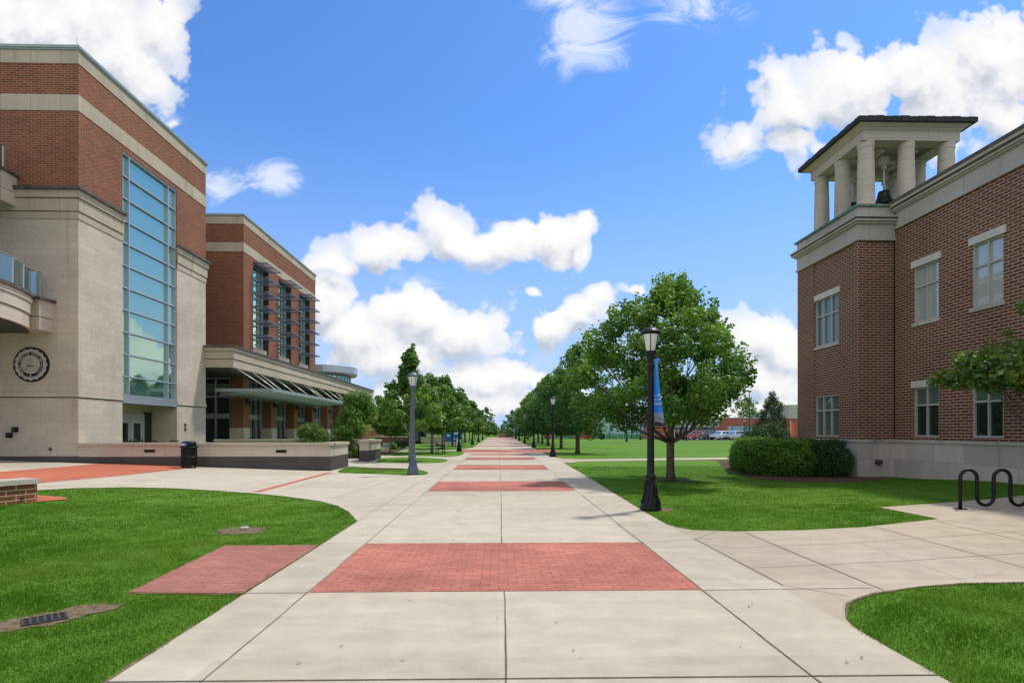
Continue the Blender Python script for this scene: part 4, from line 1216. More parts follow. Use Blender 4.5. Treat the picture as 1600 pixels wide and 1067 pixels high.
# ================================================================== RIGHT BUILDING WITH BELL TOWER
def right_building():
    TX, MX, TY, TF = 13.25, 14.63, 20.7, 24.95
    B = thing('brick_building', (17, 18, 0), 'brown brick building with pale stone base, square stone-columned bell tower at its corner', 'building')
    S0, HT = -4.0, 1.36
    wins = []   # (plane, y0, y1, z0, z1, kind)
    W = [(18.59, 19.73), (16.17, 17.26), (13.75, 14.85), (11.3, 12.4), (8.9, 10.0)]
    # main west wall
    holes = []
    for a, b in W:
        holes.append((a - S0, b - S0, 5.48 - HT, 7.42 - HT, .14)); holes.append((a - S0, b - S0, 1.5 - HT, 3.2 - HT, .14))
    mb = MB()
    mb.wall((MX, S0, HT), (0, 1, 0), (-1, 0, 0), TY - S0, 9.10 - HT, holes)
    # tower: west face (slightly sunk panel between corner piers), south face, north face
    mb.wall((TX, TY, HT), (0, 1, 0), (-1, 0, 0), .26, 8.72 - HT); mb.wall((TX, TF - 1.28, HT), (0, 1, 0), (-1, 0, 0), 1.28, 8.72 - HT)
    th = [(22.0 - TY - .26, 23.63 - TY - .26, 5.2 - HT, 7.12 - HT, .12), (22.0 - TY - .26, 23.63 - TY - .26, 1.47 - HT, 3.13 - HT, .12)]
    mb.wall((TX + .06, TY + .26, HT), (0, 1, 0), (-1, 0, 0), TF - TY - 1.54, 8.72 - HT, th)
    mb.quad((TX, TY + .26, HT), (TX + .06, TY + .26, HT), (TX + .06, TY + .26, 8.72), (TX, TY + .26, 8.72))
    mb.quad((TX, TF - 1.28, HT), (TX + .06, TF - 1.28, HT), (TX + .06, TF - 1.28, 8.72), (TX, TF - 1.28, 8.72))
    # south face: corner pier, then set back
    mb.wall((TX, TY, HT), (1, 0, 0), (0, -1, 0), .28, 8.72 - HT); mb.quad((TX + .28, TY, HT), (TX + .28, TY + .05, HT), (TX + .28, TY + .05, 8.72), (TX + .28, TY, 8.72))
    mb.wall((TX + .28, TY + .05, HT), (1, 0, 0), (0, -1, 0), MX - TX - .28, 8.72 - HT)
    mb.wall((TX, TF, HT), (1, 0, 0), (0, 1, 0), 5, 8.72 - HT)
    mb.build('brick_wall', M['brick_right'], B)
    # stone base
    mb = MB()
    mb.box(MX - .05, MX + 1, S0, TY, -.3, 1.28)
    mb.box(TX - .05, MX + 1, TY - .05, TF + .05, -.3, 1.28)
    mb.build('stone_base', M['stone_right'], B)
    mb = MB()
    mb.box(MX - .09, MX + .15, S0, TY - .09, 1.28, 1.38); mb.box(TX - .09, TX + .2, TY - .09, TF + .09, 1.28, 1.38); mb.box(TX + .2, MX + .3, TY - .09, TY + .1, 1.28, 1.38)
    mb.build('water_table', M['trim_right'], B)
    mb = MB(); mb.lathe([(.10, 0), (.10, .16), (.07, .2)], (0, 0, 0), 14)
    mb.v = [(x + 13.95, TY - .05 - z, y + .55) for x, y, z in mb.v]
    mb.build('pipe_outlet', M['iron'], B)
    # windows
    def window(px, y0, y1, z0, z1, bars, kind, lintel=True, sill=True):
        w = y1 - y0
        mb = MB(); mb.quad((px + .10, y1, z0), (px + .10, y0, z0), (px + .10, y0, z1), (px + .10, y1, z1))
        if kind == 'split':
            mb.quad((px + .095, y1, z0 + (z1 - z0) * .62), (px + .095, y0, z0 + (z1 - z0) * .62), (px + .095, y0, z1), (px + .095, y1, z1), 1)
        mats = {'blind': [M['shade_glass']], 'dark': [M['dark_glass']], 'split': [M['dark_glass'], M['grey_glass']], 'grey': [M['grey_glass']]}[kind]
        o = mb.build('window', mats, B)
        mb = MB(); f = .05
        mb.box(px + .03, px + .10, y0, y0 + f, z0, z1); mb.box(px + .03, px + .10, y1 - f, y1, z0, z1)
        mb.box(px + .03, px + .10, y0 + f, y1 - f, z0, z0 + f); mb.box(px + .03, px + .10, y0 + f, y1 - f, z1 - f, z1)
        for k in range(1, bars):
            y = y0 + w * k / bars
            mb.box(px + .035, px + .10, y - .026, y + .026, z0 + f, z1 - f)
        zt = z0 + (z1 - z0) * .64
        for k in range(bars):
            a = y0 + w * k / bars + .035; b = y0 + w * (k + 1) / bars - .035
            mb.box(px + .04, px + .10, a, b, zt - .03, zt + .03)
        mb.build('frame', M['frame_pale'], o)
        if lintel:
            mb = MB(); mb.box(px - .04, px + .12, y0 - .1, y1 + .1, z1 + .005, z1 + .24)
            mb.build('lintel', M['lintel'], o)
        if sill:
            mb = MB(); mb.box(px - .05, px + .12, y0 - .06, y1 + .06, z0 - .13, z0 - .003)
            mb.build('sill', M['trim_right'], o)
    for i, (a, b) in enumerate(W):
        window(MX, a, b, 5.48, 7.42, 2, 'blind')
        window(MX, a, b, 1.5, 3.2, 2, 'split', sill=False)
    window(TX + .06, 22.0, 23.63, 5.2, 7.12, 3, 'grey')
    window(TX + .06, 22.0, 23.63, 1.47, 3.13, 3, 'grey', False, False)
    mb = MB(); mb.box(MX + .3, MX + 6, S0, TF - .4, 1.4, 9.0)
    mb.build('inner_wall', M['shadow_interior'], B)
    # main parapet: frieze, mouldings, coping
    mb = MB()
    for z0, z1, pr in ((9.10, 9.17, .07), (9.17, 9.72, .03), (9.72, 9.78, .10), (9.78, 9.86, .16), (9.90, 10.0, .24)):
        mb.box(MX - pr, MX + .5, S0, TY - .08 - (0.0), z0, z1)
    mb.box(MX - .19, MX + .5, S0, TY - .08, 9.86, 9.90, 1); mb.box(MX - .27, MX + .5, S0, TY - .06, 10.0, 10.10, 1)
    mb.build('parapet', [M['trim_right'], M['dark_coping']], B)
    # tower crown below the columns
    mb = MB()
    def ring(z0, z1, pr, m=0):
        mb.box(TX - pr, TX + 4.6, TY - pr, TF + pr, z0, z1, m)
    ring(8.72, 8.80, .06); ring(8.80, 9.32, .02); ring(9.32, 9.40, .10); ring(9.40, 9.48, .18); ring(9.52, 9.58, .24); ring(9.48, 9.52, .2, 1); ring(9.58, 9.96, .02)
    mb.build('tower_parapet', [M['trim_right'], M['dark_coping']], B)
    mb = MB(); ring(9.96, 10.04, .10); mb.build('copper_ledge', M['copper'], B)
    # belfry: columns, entablature, roof
    cx = [13.82, 15.36, 16.9]; cy = [21.12, 22.58, 24.05]
    zc0, zc1 = 10.04, 12.5
    for i, x in enumerate(cx):
        for j, y in enumerate(cy):
            if i == 1 and j == 1:
                continue
            mb = MB()
            mb.lathe([(.34, 0), (.34, .08), (.30, .12), (.298, .6), (.285, 1.4), (.262, 2.2), (.262, 2.24), (.285, 2.26), (.285, 2.3), (.26, 2.32), (.30, 2.42), (.30, 2.46)], (x, y, zc0), 24)
            mb.build('column', M['column'], B)
    ex0, ex1, ey0, ey1 = 13.52, 17.2, 20.83, 24.36
    mb = MB()
    o = .55
    for (a, b, c, d) in ((ex0, ex1, ey0, ey0 + o), (ex0, ex1, ey1 - o, ey1), (ex0, ex0 + o, ey0 + o, ey1 - o), (ex1 - o, ex1, ey0 + o, ey1 - o)):
        mb.box(a, b, c, d, zc1, zc1 + .36)
    def flare(z0, p0, z1, p1):
        v = [(ex0 - p0, ey0 - p0, z0), (ex1 + p0, ey0 - p0, z0), (ex1 + p0, ey1 + p0, z0), (ex0 - p0, ey1 + p0, z0),
             (ex0 - p1, ey0 - p1, z1), (ex1 + p1, ey0 - p1, z1), (ex1 + p1, ey1 + p1, z1), (ex0 - p1, ey1 + p1, z1)]
        mb.add(v, [(3, 2, 1, 0), (4, 5, 6, 7), (0, 1, 5, 4), (1, 2, 6, 5), (2, 3, 7, 6), (3, 0, 4, 7)])
    flare(zc1 + .36, .03, zc1 + .40, .05); flare(zc1 + .40, .07, zc1 + .44, .09); flare(zc1 + .44, .11, zc1 + .50, .20); flare(zc1 + .50, .23, zc1 + .535, .25)
    mb.box(ex0 + o, ex1 - o, ey0 + o, ey1 - o, zc1 + .2, zc1 + .3)
    mb.build('entablature', M['column'], B)
    # tiled hip roof: courses of thick tiles along each eave, then the slopes
    mb = MB()
    p, z = .37, zc1 + .53
    X0, X1, Y0, Y1 = ex0 - p, ex1 + p, ey0 - p, ey1 + p
    mxc, myc = (X0 + X1) / 2, (Y0 + Y1) / 2
    apex = (mxc, myc, z + .95)
    corners = [(X0, Y0), (X1, Y0), (X1, Y1), (X0, Y1)]
    for k in range(4):
        a, b = Vector((*corners[k], z)), Vector((*corners[(k + 1) % 4], z))
        ap = Vector(apex)
        n = 14
        for i in range(n):
            t0, t1 = i / n, (i + .93) / n
            lift = .012 * ((i * 7 + k) % 3)
            for rowt0, rowt1 in ((0, .12), (.12, .24), (.24, .4), (.4, .6), (.6, .98)):
                q = []
                for s_, zz in ((rowt0, .0), (rowt1, .0)):
                    for t in (t0, t1):
                        base = a.lerp(b, t)
                        q.append(base.lerp(ap, s_))
                up = Vector((0, 0, .17 if rowt0 == 0 else .19)) + Vector((0, 0, lift))
                v = q + [q[0] + up, q[1] + up, q[2] + up * .8, q[3] + up * .8]
                mb.add(v, [(0, 1, 3, 2), (4, 6, 7, 5), (0, 4, 5, 1), (1, 5, 7, 3), (3, 7, 6, 2), (2, 6, 4, 0)])
    mb.add([(X0, Y0, z), (X1, Y0, z), (X1, Y1, z), (X0, Y1, z), apex], [(3, 2, 1, 0), (0, 1, 4), (1, 2, 4), (2, 3, 4), (3, 0, 4)])
    mb.build('tower_roof', M['roof_tile'], B)
    # bell frame under the soffit
    mb = MB()
    for x, y in ((15.05, 21.9), (14.55, 23.1), (16.0, 23.3)):
        mb.box(x - .15, x + .15, y - .10, y + .10, 12.08, 12.38)
        mb.box(x - .06, x + .06, y - .06, y + .06, 11.9, 12.08)
    mb.box(14.0, 16.7, 22.3, 22.5, 12.38, 12.7); mb.box(14.6, 14.8, 21.5, 23.8, 12.38, 12.7); mb.box(15.9, 16.1, 21.5, 23.8, 12.38, 12.7)
    mb.build('bell_frame', M['column'], B)
    # bells hang in the belfry: things of their own
    for (x, y, zt, s, lab) in ((15.05, 21.9, 11.9, 1.35, 'dark bronze bell hanging at the front of the belfry between two columns'),
                               (14.55, 23.1, 11.9, 1.35, 'dark bronze bell hanging behind the left pair of belfry columns'),
                               (16.0, 23.3, 11.9, 1.35, 'dark bronze bell hanging deepest in the belfry, behind the second front column')):
        t = thing('bell', (x, y, zt), lab, 'bell', 'bells in the tower')
        mb = MB(); zl = 11.08
        mb.lathe([(.03, zt - zl + .0), (.09 * s, -.02 + .0), (.15 * s, -.05), (.17 * s, -.18), (.20 * s, -.34), (.27 * s, -.50), (.31 * s, -.56), (.29 * s, -.57), (.02, -.3)][1:], (x, y, zl), 20)
        mb.build('bell_body', M['bronze'], t)
        mb = MB(); mb.tube([(x, y, zt), (x, y, zl - .02)], .035, 8); mb.build('hanger', M['white_metal'], t)
        mb = MB(); mb.tube([(x, y, zl - .2), (x, y, zl - .6)], [.02, .05], 8); mb.build('clapper', M['iron'], t)
right_building()

# ================================================================== VEGETATION
def leaves(clusters, n, size, seed, up=.35, wid=.62, droop=.25, fill=.45, tone=None):
    """loose leaf triangles scattered through clusters (x,y,z,rx,rz); returns tris and per-face tone"""
    g = np.random.default_rng(seed)
    c = np.array(clusters, float)
    wgt = c[:, 3] ** 2 * (.4 + c[:, 4]); wgt /= wgt.sum()
    k = g.choice(len(c), n, p=wgt)
    d = g.normal(size=(n, 3)); d /= np.linalg.norm(d, axis=1, keepdims=True)
    r = g.uniform(fill ** 3, 1, n) ** (1 / 3)
    r *= 1 + .22 * g.normal(size=n) * (g.random(n) < .35)
    pos = c[k, :3] + d * np.stack([c[k, 3], c[k, 3], c[k, 4]], 1) * r[:, None]
    nrm = d * .7 + np.array([0, 0, up]) + g.normal(size=(n, 3)) * .55
    nrm /= np.linalg.norm(nrm, axis=1, keepdims=True)
    ax = np.cross(nrm, g.normal(size=(n, 3))); ax /= np.maximum(np.linalg.norm(ax, axis=1, keepdims=True), 1e-6)
    ax[:, 2] -= droop * np.abs(g.normal(size=n)); ax /= np.linalg.norm(ax, axis=1, keepdims=True)
    sd = np.cross(nrm, ax); sd /= np.maximum(np.linalg.norm(sd, axis=1, keepdims=True), 1e-6)
    L = (size * g.uniform(.65, 1.25, n))[:, None]
    W = L * wid * .5
    fold = nrm * L * .10
    a = pos - ax * L * .5; tip = pos + ax * L * .5
    l = pos - sd * W + fold - ax * L * .06; rr = pos + sd * W + fold - ax * L * .06
    t = np.empty((n, 2, 3, 3))
    t[:, 0] = np.stack([a, rr, tip], 1); t[:, 1] = np.stack([a, tip, l], 1)
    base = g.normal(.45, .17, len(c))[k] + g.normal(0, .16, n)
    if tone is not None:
        base = base + tone(pos)  # crown tops lightened, highlights put into the leaf colour
    return t.reshape(-1, 3, 3), np.repeat(np.clip(base, 0, 1), 2)

def maple_clusters(H, zb, Rr, seed, n=60, prof=None, cr=.62):
    g = random.Random(seed)
    prof = prof or [(0, .50), (.12, .92), (.3, 1.0), (.5, .90), (.7, .66), (.86, .40), (1, .10)]
    def pr(t):
        for (a, b), (c, d) in zip(prof, prof[1:]):
            if t <= c:
                return b + (d - b) * (t - a) / (c - a)
        return prof[-1][1]
    out = []
    az = g.uniform(0, 6)
    lob = [g.uniform(0, 6.28) for _ in range(3)]
    for i in range(n):
        t = (i + .5) / n
        t = t ** .9
        az += 2.4 + g.uniform(-.4, .4)
        ring = g.choice((1.0, 1.0, .95, .55))
        lobe = 1 + .12 * math.sin(3 * az + lob[0]) + .08 * math.sin(5 * az + lob[1] + 4 * t)
        r = Rr * pr(t) * ring * lobe * g.uniform(.84, 1.08)
        s = cr * g.uniform(.65, 1.25) * (1.0 - .42 * t)
        r = max(0, r - s * .55)
        out.append((r * math.cos(az), r * math.sin(az), zb + (H - zb) * t - s * .2, s, s * g.uniform(.62, .85)))
    out.append((g.uniform(-.1, .1), g.uniform(-.1, .1), H - .25, cr * .35, cr * .8))
    # loose sprays breaking the outline
    for i in range(int(n * .5)):
        t = g.random(); az = g.uniform(0, 6.28)
        r = Rr * pr(t) * g.uniform(.95, 1.14)
        out.append((r * math.cos(az), r * math.sin(az), zb + (H - zb) * t + g.uniform(0, .25), cr * .3, cr * .34))
    return out

def trunk_mesh(clusters, H, zb, r0, seed, mat, fork=None, limbs=16):
    g = random.Random(seed)
    mb = MB()
    pts = []; rad = []
    fk = fork or zb * 1.05
    for k in range(13):
        t = k / 12
        z = -.1 + (H * .86 + .1) * t
        wv = .05 * math.sin(3 * t + seed) * (t + .1)
        pts.append((wv * 1.5, wv, z))
        f = 1.0 if z < fk else max(.1, 1 - (z - fk) / (H * .9 - fk)) * .72
        rad.append(max(.012, r0 * f * (1.35 if k == 0 else 1.06 if k == 1 else 1)))
    mb.tube(pts, rad, 10)
    cl = sorted([c for c in clusters if c[3] > .25], key=lambda c: g.random())[:limbs]
    for c in cl:
        e = Vector(c[:3])
        hr = math.hypot(e.x, e.y)
        zs = max(fk * .92, e.z - hr * g.uniform(.8, 1.25))
        zs = min(zs, H * .8)
        s = Vector((0, 0, zs))
        m1 = s.lerp(e, .35) + Vector((0, 0, -.12 * hr)); m2 = s.lerp(e, .7) + Vector((g.uniform(-.1, .1), g.uniform(-.1, .1), .02))
        rb = r0 * .42 * (1 - (zs - fk) / H * .9)
        mb.tube([s, m1, m2, e], [rb, rb * .7, rb * .42, .012], 7)
        for _ in range(3):
            q = e + Vector((g.uniform(-1, 1), g.uniform(-1, 1), g.uniform(-.2, .8))) * c[3] * .9
            mb.tube([m2, m2.lerp(q, .5) + Vector((0, 0, .03)), q], [rb * .3, rb * .2, .006], 5, caps=False)
    return mb

def tree(name, loc, label, cat, clusters, n, leaf, seed, H, zb, r0, lmat, bmat, group=None, rz=0, fork=None, limbs=16, wid=.62, fill=.45, tone=None):
    t = thing(name, (0, 0, 0), label, cat, group)
    trunk_mesh(clusters, H, zb, r0, seed, bmat, fork, limbs).build('trunk', bmat, t)
    tr, rn = leaves(clusters, n, leaf, seed + 1, wid=wid, fill=fill, tone=tone)
    tri_mesh('crown', tr, rn, lmat, t)
    t.location = loc; t.rotation_euler.z = rz
    return t

# the large maple by the near lamp
big = maple_clusters(6.65, 2.3, 3.0, 24, 88, prof=[(0, .62), (.12, .98), (.25, 1.0), (.45, .88), (.65, .72), (.82, .50), (.93, .30), (1, .12)], cr=.66)
_r = random.Random(9)
for _ in range(26):
    a_, q_ = _r.uniform(0, 6.28), _r.random() ** .6 * 1.9
    big.append((q_ * math.cos(a_), q_ * math.sin(a_), 6.75 - .42 * q_ - .12 * q_ * q_ + _r.uniform(-.1, .25), .17, .42))
big = [(c[0] * (.80 if c[0] > 0 else 1.08), c[1], c[2] + (.28 if c[0] > .5 and c[2] < 3.2 else 0), c[3], c[4]) for c in big]
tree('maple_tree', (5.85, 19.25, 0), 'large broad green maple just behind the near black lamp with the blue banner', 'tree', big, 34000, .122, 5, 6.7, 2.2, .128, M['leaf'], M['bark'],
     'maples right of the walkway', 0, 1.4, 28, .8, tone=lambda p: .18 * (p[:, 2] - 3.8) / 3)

# the right-hand row behind it
pA = maple_clusters(8.1, 2.0, 3.1, 33, 66, cr=.78)
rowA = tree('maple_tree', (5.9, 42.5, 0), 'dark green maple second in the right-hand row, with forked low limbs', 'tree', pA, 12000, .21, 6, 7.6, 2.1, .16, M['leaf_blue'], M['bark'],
            'maples right of the walkway', 0.4, 1.5, 18, .8, tone=lambda p: .28 * (p[:, 2] - 4.2) / 3)  # leaves brighter upward, painted highlights on the crown
pB = maple_clusters(7.7, 1.9, 2.9, 47, 58, cr=.76, prof=[(0, .55), (.15, .95), (.35, 1.0), (.55, .84), (.75, .52), (.9, .26), (1, .06)])
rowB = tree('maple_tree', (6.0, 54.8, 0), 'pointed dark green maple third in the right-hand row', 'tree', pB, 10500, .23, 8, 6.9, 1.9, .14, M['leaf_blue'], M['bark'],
            'maples right of the walkway', 0, 1.5, 16, .8, tone=lambda p: .28 * (p[:, 2] - 4.0) / 3)  # same painted highlights: upper leaves coloured lighter
ords = ['fourth', 'fifth', 'sixth', 'seventh', 'eighth', 'ninth']
for i, (x, y, s, p, rz) in enumerate(((5.7, 66.0, .98, rowA, 2.0), (5.7, 74.5, 1.02, rowB, 1.1), (5.8, 83.5, 1.0, rowA, 3.7), (5.9, 96, 1.0, rowB, 4.2), (5.6, 109, 1.0, rowA, 5.1), (5.8, 122, 1.0, rowB, .5))):
    place(p, (x, y, 0), rz, s, f'green maple in the right-hand row, {ords[i]} counting away from the near lamp', 'maples right of the walkway')
# left-hand row
pC = maple_clusters(6.3, 2.0, 1.85, 61, 42, cr=.52, prof=[(0, .6), (.15, .95), (.3, 1.0), (.45, .72), (.58, .42), (.72, .3), (.9, .24), (1, .08)])
tree('maple_tree', (-5.0, 32.3, 0), 'young maple with narrow leafy top directly behind the sunlit-toned lamp post', 'tree', pC, 9500, .17, 12, 6.55, 2.0, .10, M['leaf'], M['bark_pale'],
     'maples left of the walkway', .3, 1.7, 16, .8)
pD = maple_clusters(5.6, 1.9, 2.4, 71, 50, cr=.68)
rowD = tree('maple_tree', (-5.0, 42.7, 0), 'bright green rounded maple with slim pale trunk, second in the left-hand row', 'tree', pD, 11000, .2, 13, 5.9, 1.9, .11, M['leaf'], M['bark_pale'],
            'maples left of the walkway', .9, 1.6, 16, .8)
pE = maple_clusters(6.6, 2.0, 2.7, 83, 52, cr=.7)
rowE = tree('maple_tree', (-5.2, 53.0, 0), 'taller maple third in the left-hand row, behind the bench', 'tree', pE, 12000, .24, 14, 7.2, 2.0, .15, M['leaf_blue'], M['bark_pale'],
            'maples left of the walkway', 0, 1.6, 16, .8)
for i, (x, y, s, p, rz) in enumerate(((-5.1, 63.1, 1.0, rowD, 2.6), (-5.1, 73.5, .98, rowE, 1.9), (-5.0, 84, 1.0, rowE, 4.0), (-4.9, 95, 1.02, rowD, 5.2), (-4.9, 106, .95, rowE, 3.1), (-5, 118, .95, rowD, .8))):
    place(p, (x, y, 0), rz, s, f'green maple in the left-hand row, {ords[i]} counting away from the sunlit-toned lamp', 'maples left of the walkway')

# leafy small trees and shrubs by the left building
def shrub(name, loc, label, rx, ry, h, n, leaf, mat, seed, group=None, ncl=26, base=.0, cat='shrub', fill=.5):
    g = random.Random(seed)
    cl = []
    for i in range(ncl):
        a = g.uniform(0, 6.28); rr = math.sqrt(g.random()) * .82; t = g.random() ** .8
        k = math.sqrt(max(.05, 1 - (t * .96) ** 2.2))
        s = .30 * min(rx, ry, h) * g.uniform(.7, 1.3) + .06
        cl.append((rx * rr * k * math.cos(a), ry * rr * k * math.sin(a), base + max(s * .5, (h - s * .7) * t), s, s * .85))
    t = thing(name, (0, 0, 0), label, cat, group)
    mb = MB()
    for c in cl[:9]:
        mb.tube([(0, 0, -.05), (c[0] * .4, c[1] * .4, c[2] * .5), (c[0], c[1], c[2])], [.03, .02, .006], 5)
    mb.build('stem', M['bark'], t)
    tr, rn = leaves(cl, n, leaf, seed + 3, fill=fill, wid=.5)
    tri_mesh('foliage', tr, rn, mat, t)
    t.location = loc
    return t
shrub('large_shrub', (-9.15, 37.2, 0), 'tall rounded dark green shrub behind the rear terrace wall, hiding the canopy end', 1.5, 1.5, 4.4, 14000, .165, M['leaf'], 201, ncl=64, cat='shrub')
tree('small_tree', (-7.9, 41.5, 0), 'medium green small tree between the tall dark shrub and the young maple', 'tree', maple_clusters(4.6, 1.7, 1.75, 207, 40, cr=.55), 8500, .17, 208, 4.6, 1.7, .08, M['leaf'], M['bark_pale'], None, 0, 1.4, 14, .7)
shrub('terrace_shrub', (-10.85, 33.3, .2), 'bright yellow-green shrub rising over the low terrace wall', 1.4, .8, 2.0, 9000, .11, M['leaf_bright'], 211, ncl=44)
shrub('terrace_shrub', (-9.15, 33.7, .2), 'darker green shrub beside the bright one, behind the low terrace wall', .95, .7, 1.8, 5500, .11, M['leaf_hedge'], 215)
# low planting along the far left lawns
for i, (px, py, rx, ry, h, mt, lab) in enumerate((
        (628, 700, 1.7, 1.0, 1.0, 'leaf_dark', 'low brownish-green bush left of the sunlit-toned lamp foot, right of the white yard sign'),
        (611, 702, .6, .5, .75, 'leaf_bright', 'small yellow-green bush beside the white yard sign'),
        (657, 693.5, 1.0, .8, .8, 'leaf_dark', 'small grey-green bush right behind the sunlit-toned lamp post'),
        (676, 692.5, 2.4, 1.0, 1.15, 'leaf_holly', 'dark green low hedge bush under the second left-hand maple'),
        (702, 691.5, 1.8, .9, 1.0, 'leaf_holly', 'dark green low hedge bush behind the bench'))):
    x, y = G(px, py)
    shrub('low_shrub', (x, y, 0), lab, rx, ry, h, 2200, .11, M[mt], 230 + i, 'low shrubs on the left lawns')
x, y = G(613, 694); y += 8
tree('ornamental_tree', (x - .4, y, 0), 'small tree with yellowing leaves in front of the far pavilion', 'tree', maple_clusters(3.0, .9, 1.3, 301, 22, cr=.45), 2600, .17, 302, 3.0, .9, .06, M['leaf_bright'], M['bark'], None, 0, .8, 8)
x, y = G(683, 695); y += 14
tree('ornamental_tree', (x + .4, y, 0), 'small yellow-green tree right of the grey pavilion roof', 'tree', maple_clusters(3.1, 1.0, 1.5, 305, 22, cr=.45), 2600, .18, 306, 3.1, 1.0, .06, M['leaf_bright'], M['bark'], None, 0, .9, 8)

# clipped hedges beside the bell tower
def hedge(name, label, outline, h, n, leaf, mat, seed, tone, mat2=None):
    """clipped hedge: leaves massed over the outline's sides and top around a dark twiggy core"""
    g = np.random.default_rng(seed)
    P = np.array(outline)
    cx, cy = P.mean(0)
    t = thing(name, (cx, cy, 0), label, 'hedge')
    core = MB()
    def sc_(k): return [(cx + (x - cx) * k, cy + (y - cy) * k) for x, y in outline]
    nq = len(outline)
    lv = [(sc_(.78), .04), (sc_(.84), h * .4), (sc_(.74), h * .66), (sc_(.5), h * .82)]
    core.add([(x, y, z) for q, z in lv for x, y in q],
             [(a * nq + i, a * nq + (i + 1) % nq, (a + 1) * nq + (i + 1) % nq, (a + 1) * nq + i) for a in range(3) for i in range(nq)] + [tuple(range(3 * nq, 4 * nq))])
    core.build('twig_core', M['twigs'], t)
    seg = np.roll(P, -1, 0) - P; ln = np.linalg.norm(seg, axis=1); per = ln.sum()
    x0, y0 = P.min(0); x1, y1 = P.max(0)
    area = .5 * abs(np.dot(P[:, 0], np.roll(P[:, 1], -1)) - np.dot(P[:, 1], np.roll(P[:, 0], -1)))
    ns = int(n * per * h / (per * h + area)); ntop = n - ns
    k = g.choice(len(P), ns, p=ln / per); u = g.random(ns)
    side = P[k] + seg[k] * u[:, None]
    nr = np.stack([seg[k][:, 1], -seg[k][:, 0]], 1) / ln[k][:, None]
    sgn = np.sign(((side - [cx, cy]) * nr).sum(1)); nr *= sgn[:, None]
    z = g.uniform(.03, 1, ns)
    bul = -.10 - .16 * np.clip((z - .72) / .28, 0, 1) ** 2 + .16 * np.sin(np.pi * np.clip(z, 0, 1)) ** .6 + .08 * np.sin(side[:, 0] * 6 + z * 5) * np.sin(z * 7 + side[:, 0] * 3) + .06 * np.sin(side[:, 1] * 6 - z * 7) + g.normal(0, .06, ns)
    ps = np.column_stack([side + nr * bul[:, None], z * h])
    n3 = np.column_stack([nr, np.full(ns, .25)])
    tx = g.uniform(x0, x1, ntop * 3); ty = g.uniform(y0, y1, ntop * 3)
    ins = inside(P, tx, ty); tx, ty = tx[ins][:ntop], ty[ins][:ntop]
    sh = np.where(g.random(len(tx)) < .04, g.uniform(.03, .16, len(tx)), 0)
    pt = np.column_stack([tx, ty, h + .06 * np.sin(tx * 4.2) * np.sin(ty * 3.7) + .04 * np.sin(tx * 9 + ty * 7) + g.normal(0, .035, len(tx)) + .02 + sh])
    nt_ = np.tile([0, 0, 1.0], (len(tx), 1))
    pos = np.vstack([ps, pt]); nm = np.vstack([n3, nt_])
    N = len(pos)
    nm = nm + g.normal(size=(N, 3)) * .55; nm /= np.linalg.norm(nm, axis=1, keepdims=True)
    ax = np.cross(nm, g.normal(size=(N, 3))); ax[:, 2] += .25; ax /= np.linalg.norm(ax, axis=1, keepdims=True)
    sd = np.cross(nm, ax); sd /= np.linalg.norm(sd, axis=1, keepdims=True)
    L = (leaf * g.uniform(.6, 1.3, N))[:, None]; W = L * .28
    a = pos - ax * L * .5; b = pos + ax * L * .5; f = nm * L * .1
    T = np.empty((N, 2, 3, 3)); T[:, 0] = np.stack([a, pos + sd * W + f, b], 1); T[:, 1] = np.stack([a, b, pos - sd * W + f], 1)
    T = T.reshape(-1, 3, 3) - np.array([cx, cy, 0])
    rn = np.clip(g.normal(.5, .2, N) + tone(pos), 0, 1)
    tri_mesh('foliage', T, np.repeat(rn, 2), mat, t)
    return t
hx = wob([(9.4, 22.1), (9.65, 21.2), (10.4, 20.75), (11.7, 20.4), (11.8, 22.4), (12.2, 26), (11.4, 26.8), (10.2, 24.6)])
hedge('clipped_hedge', 'bright green rounded clipped hedge in front of the domed hedge by the bell tower', hx, 1.24, 22000, .085, M['leaf_hedge'], 401, lambda p: .15 + .45 * (p[:, 2] - .7))  # leaf tone lifted and lighter upward, bright light put into the colour
hy = wob([(11.3, 20.6), (12.2, 20.35), (12.85, 20.5), (13.0, 21.3), (13.1, 25.0), (12.3, 25.4), (11.4, 24.5)])
hedge('clipped_hedge', 'dark glossy clipped hedge against the stone base of the bell tower', hy, 1.24, 17000, .075, M['leaf_holly'], 405, lambda p: .2 * (p[:, 2] - .9))  # lit top put into leaf colour: darker low, lighter high
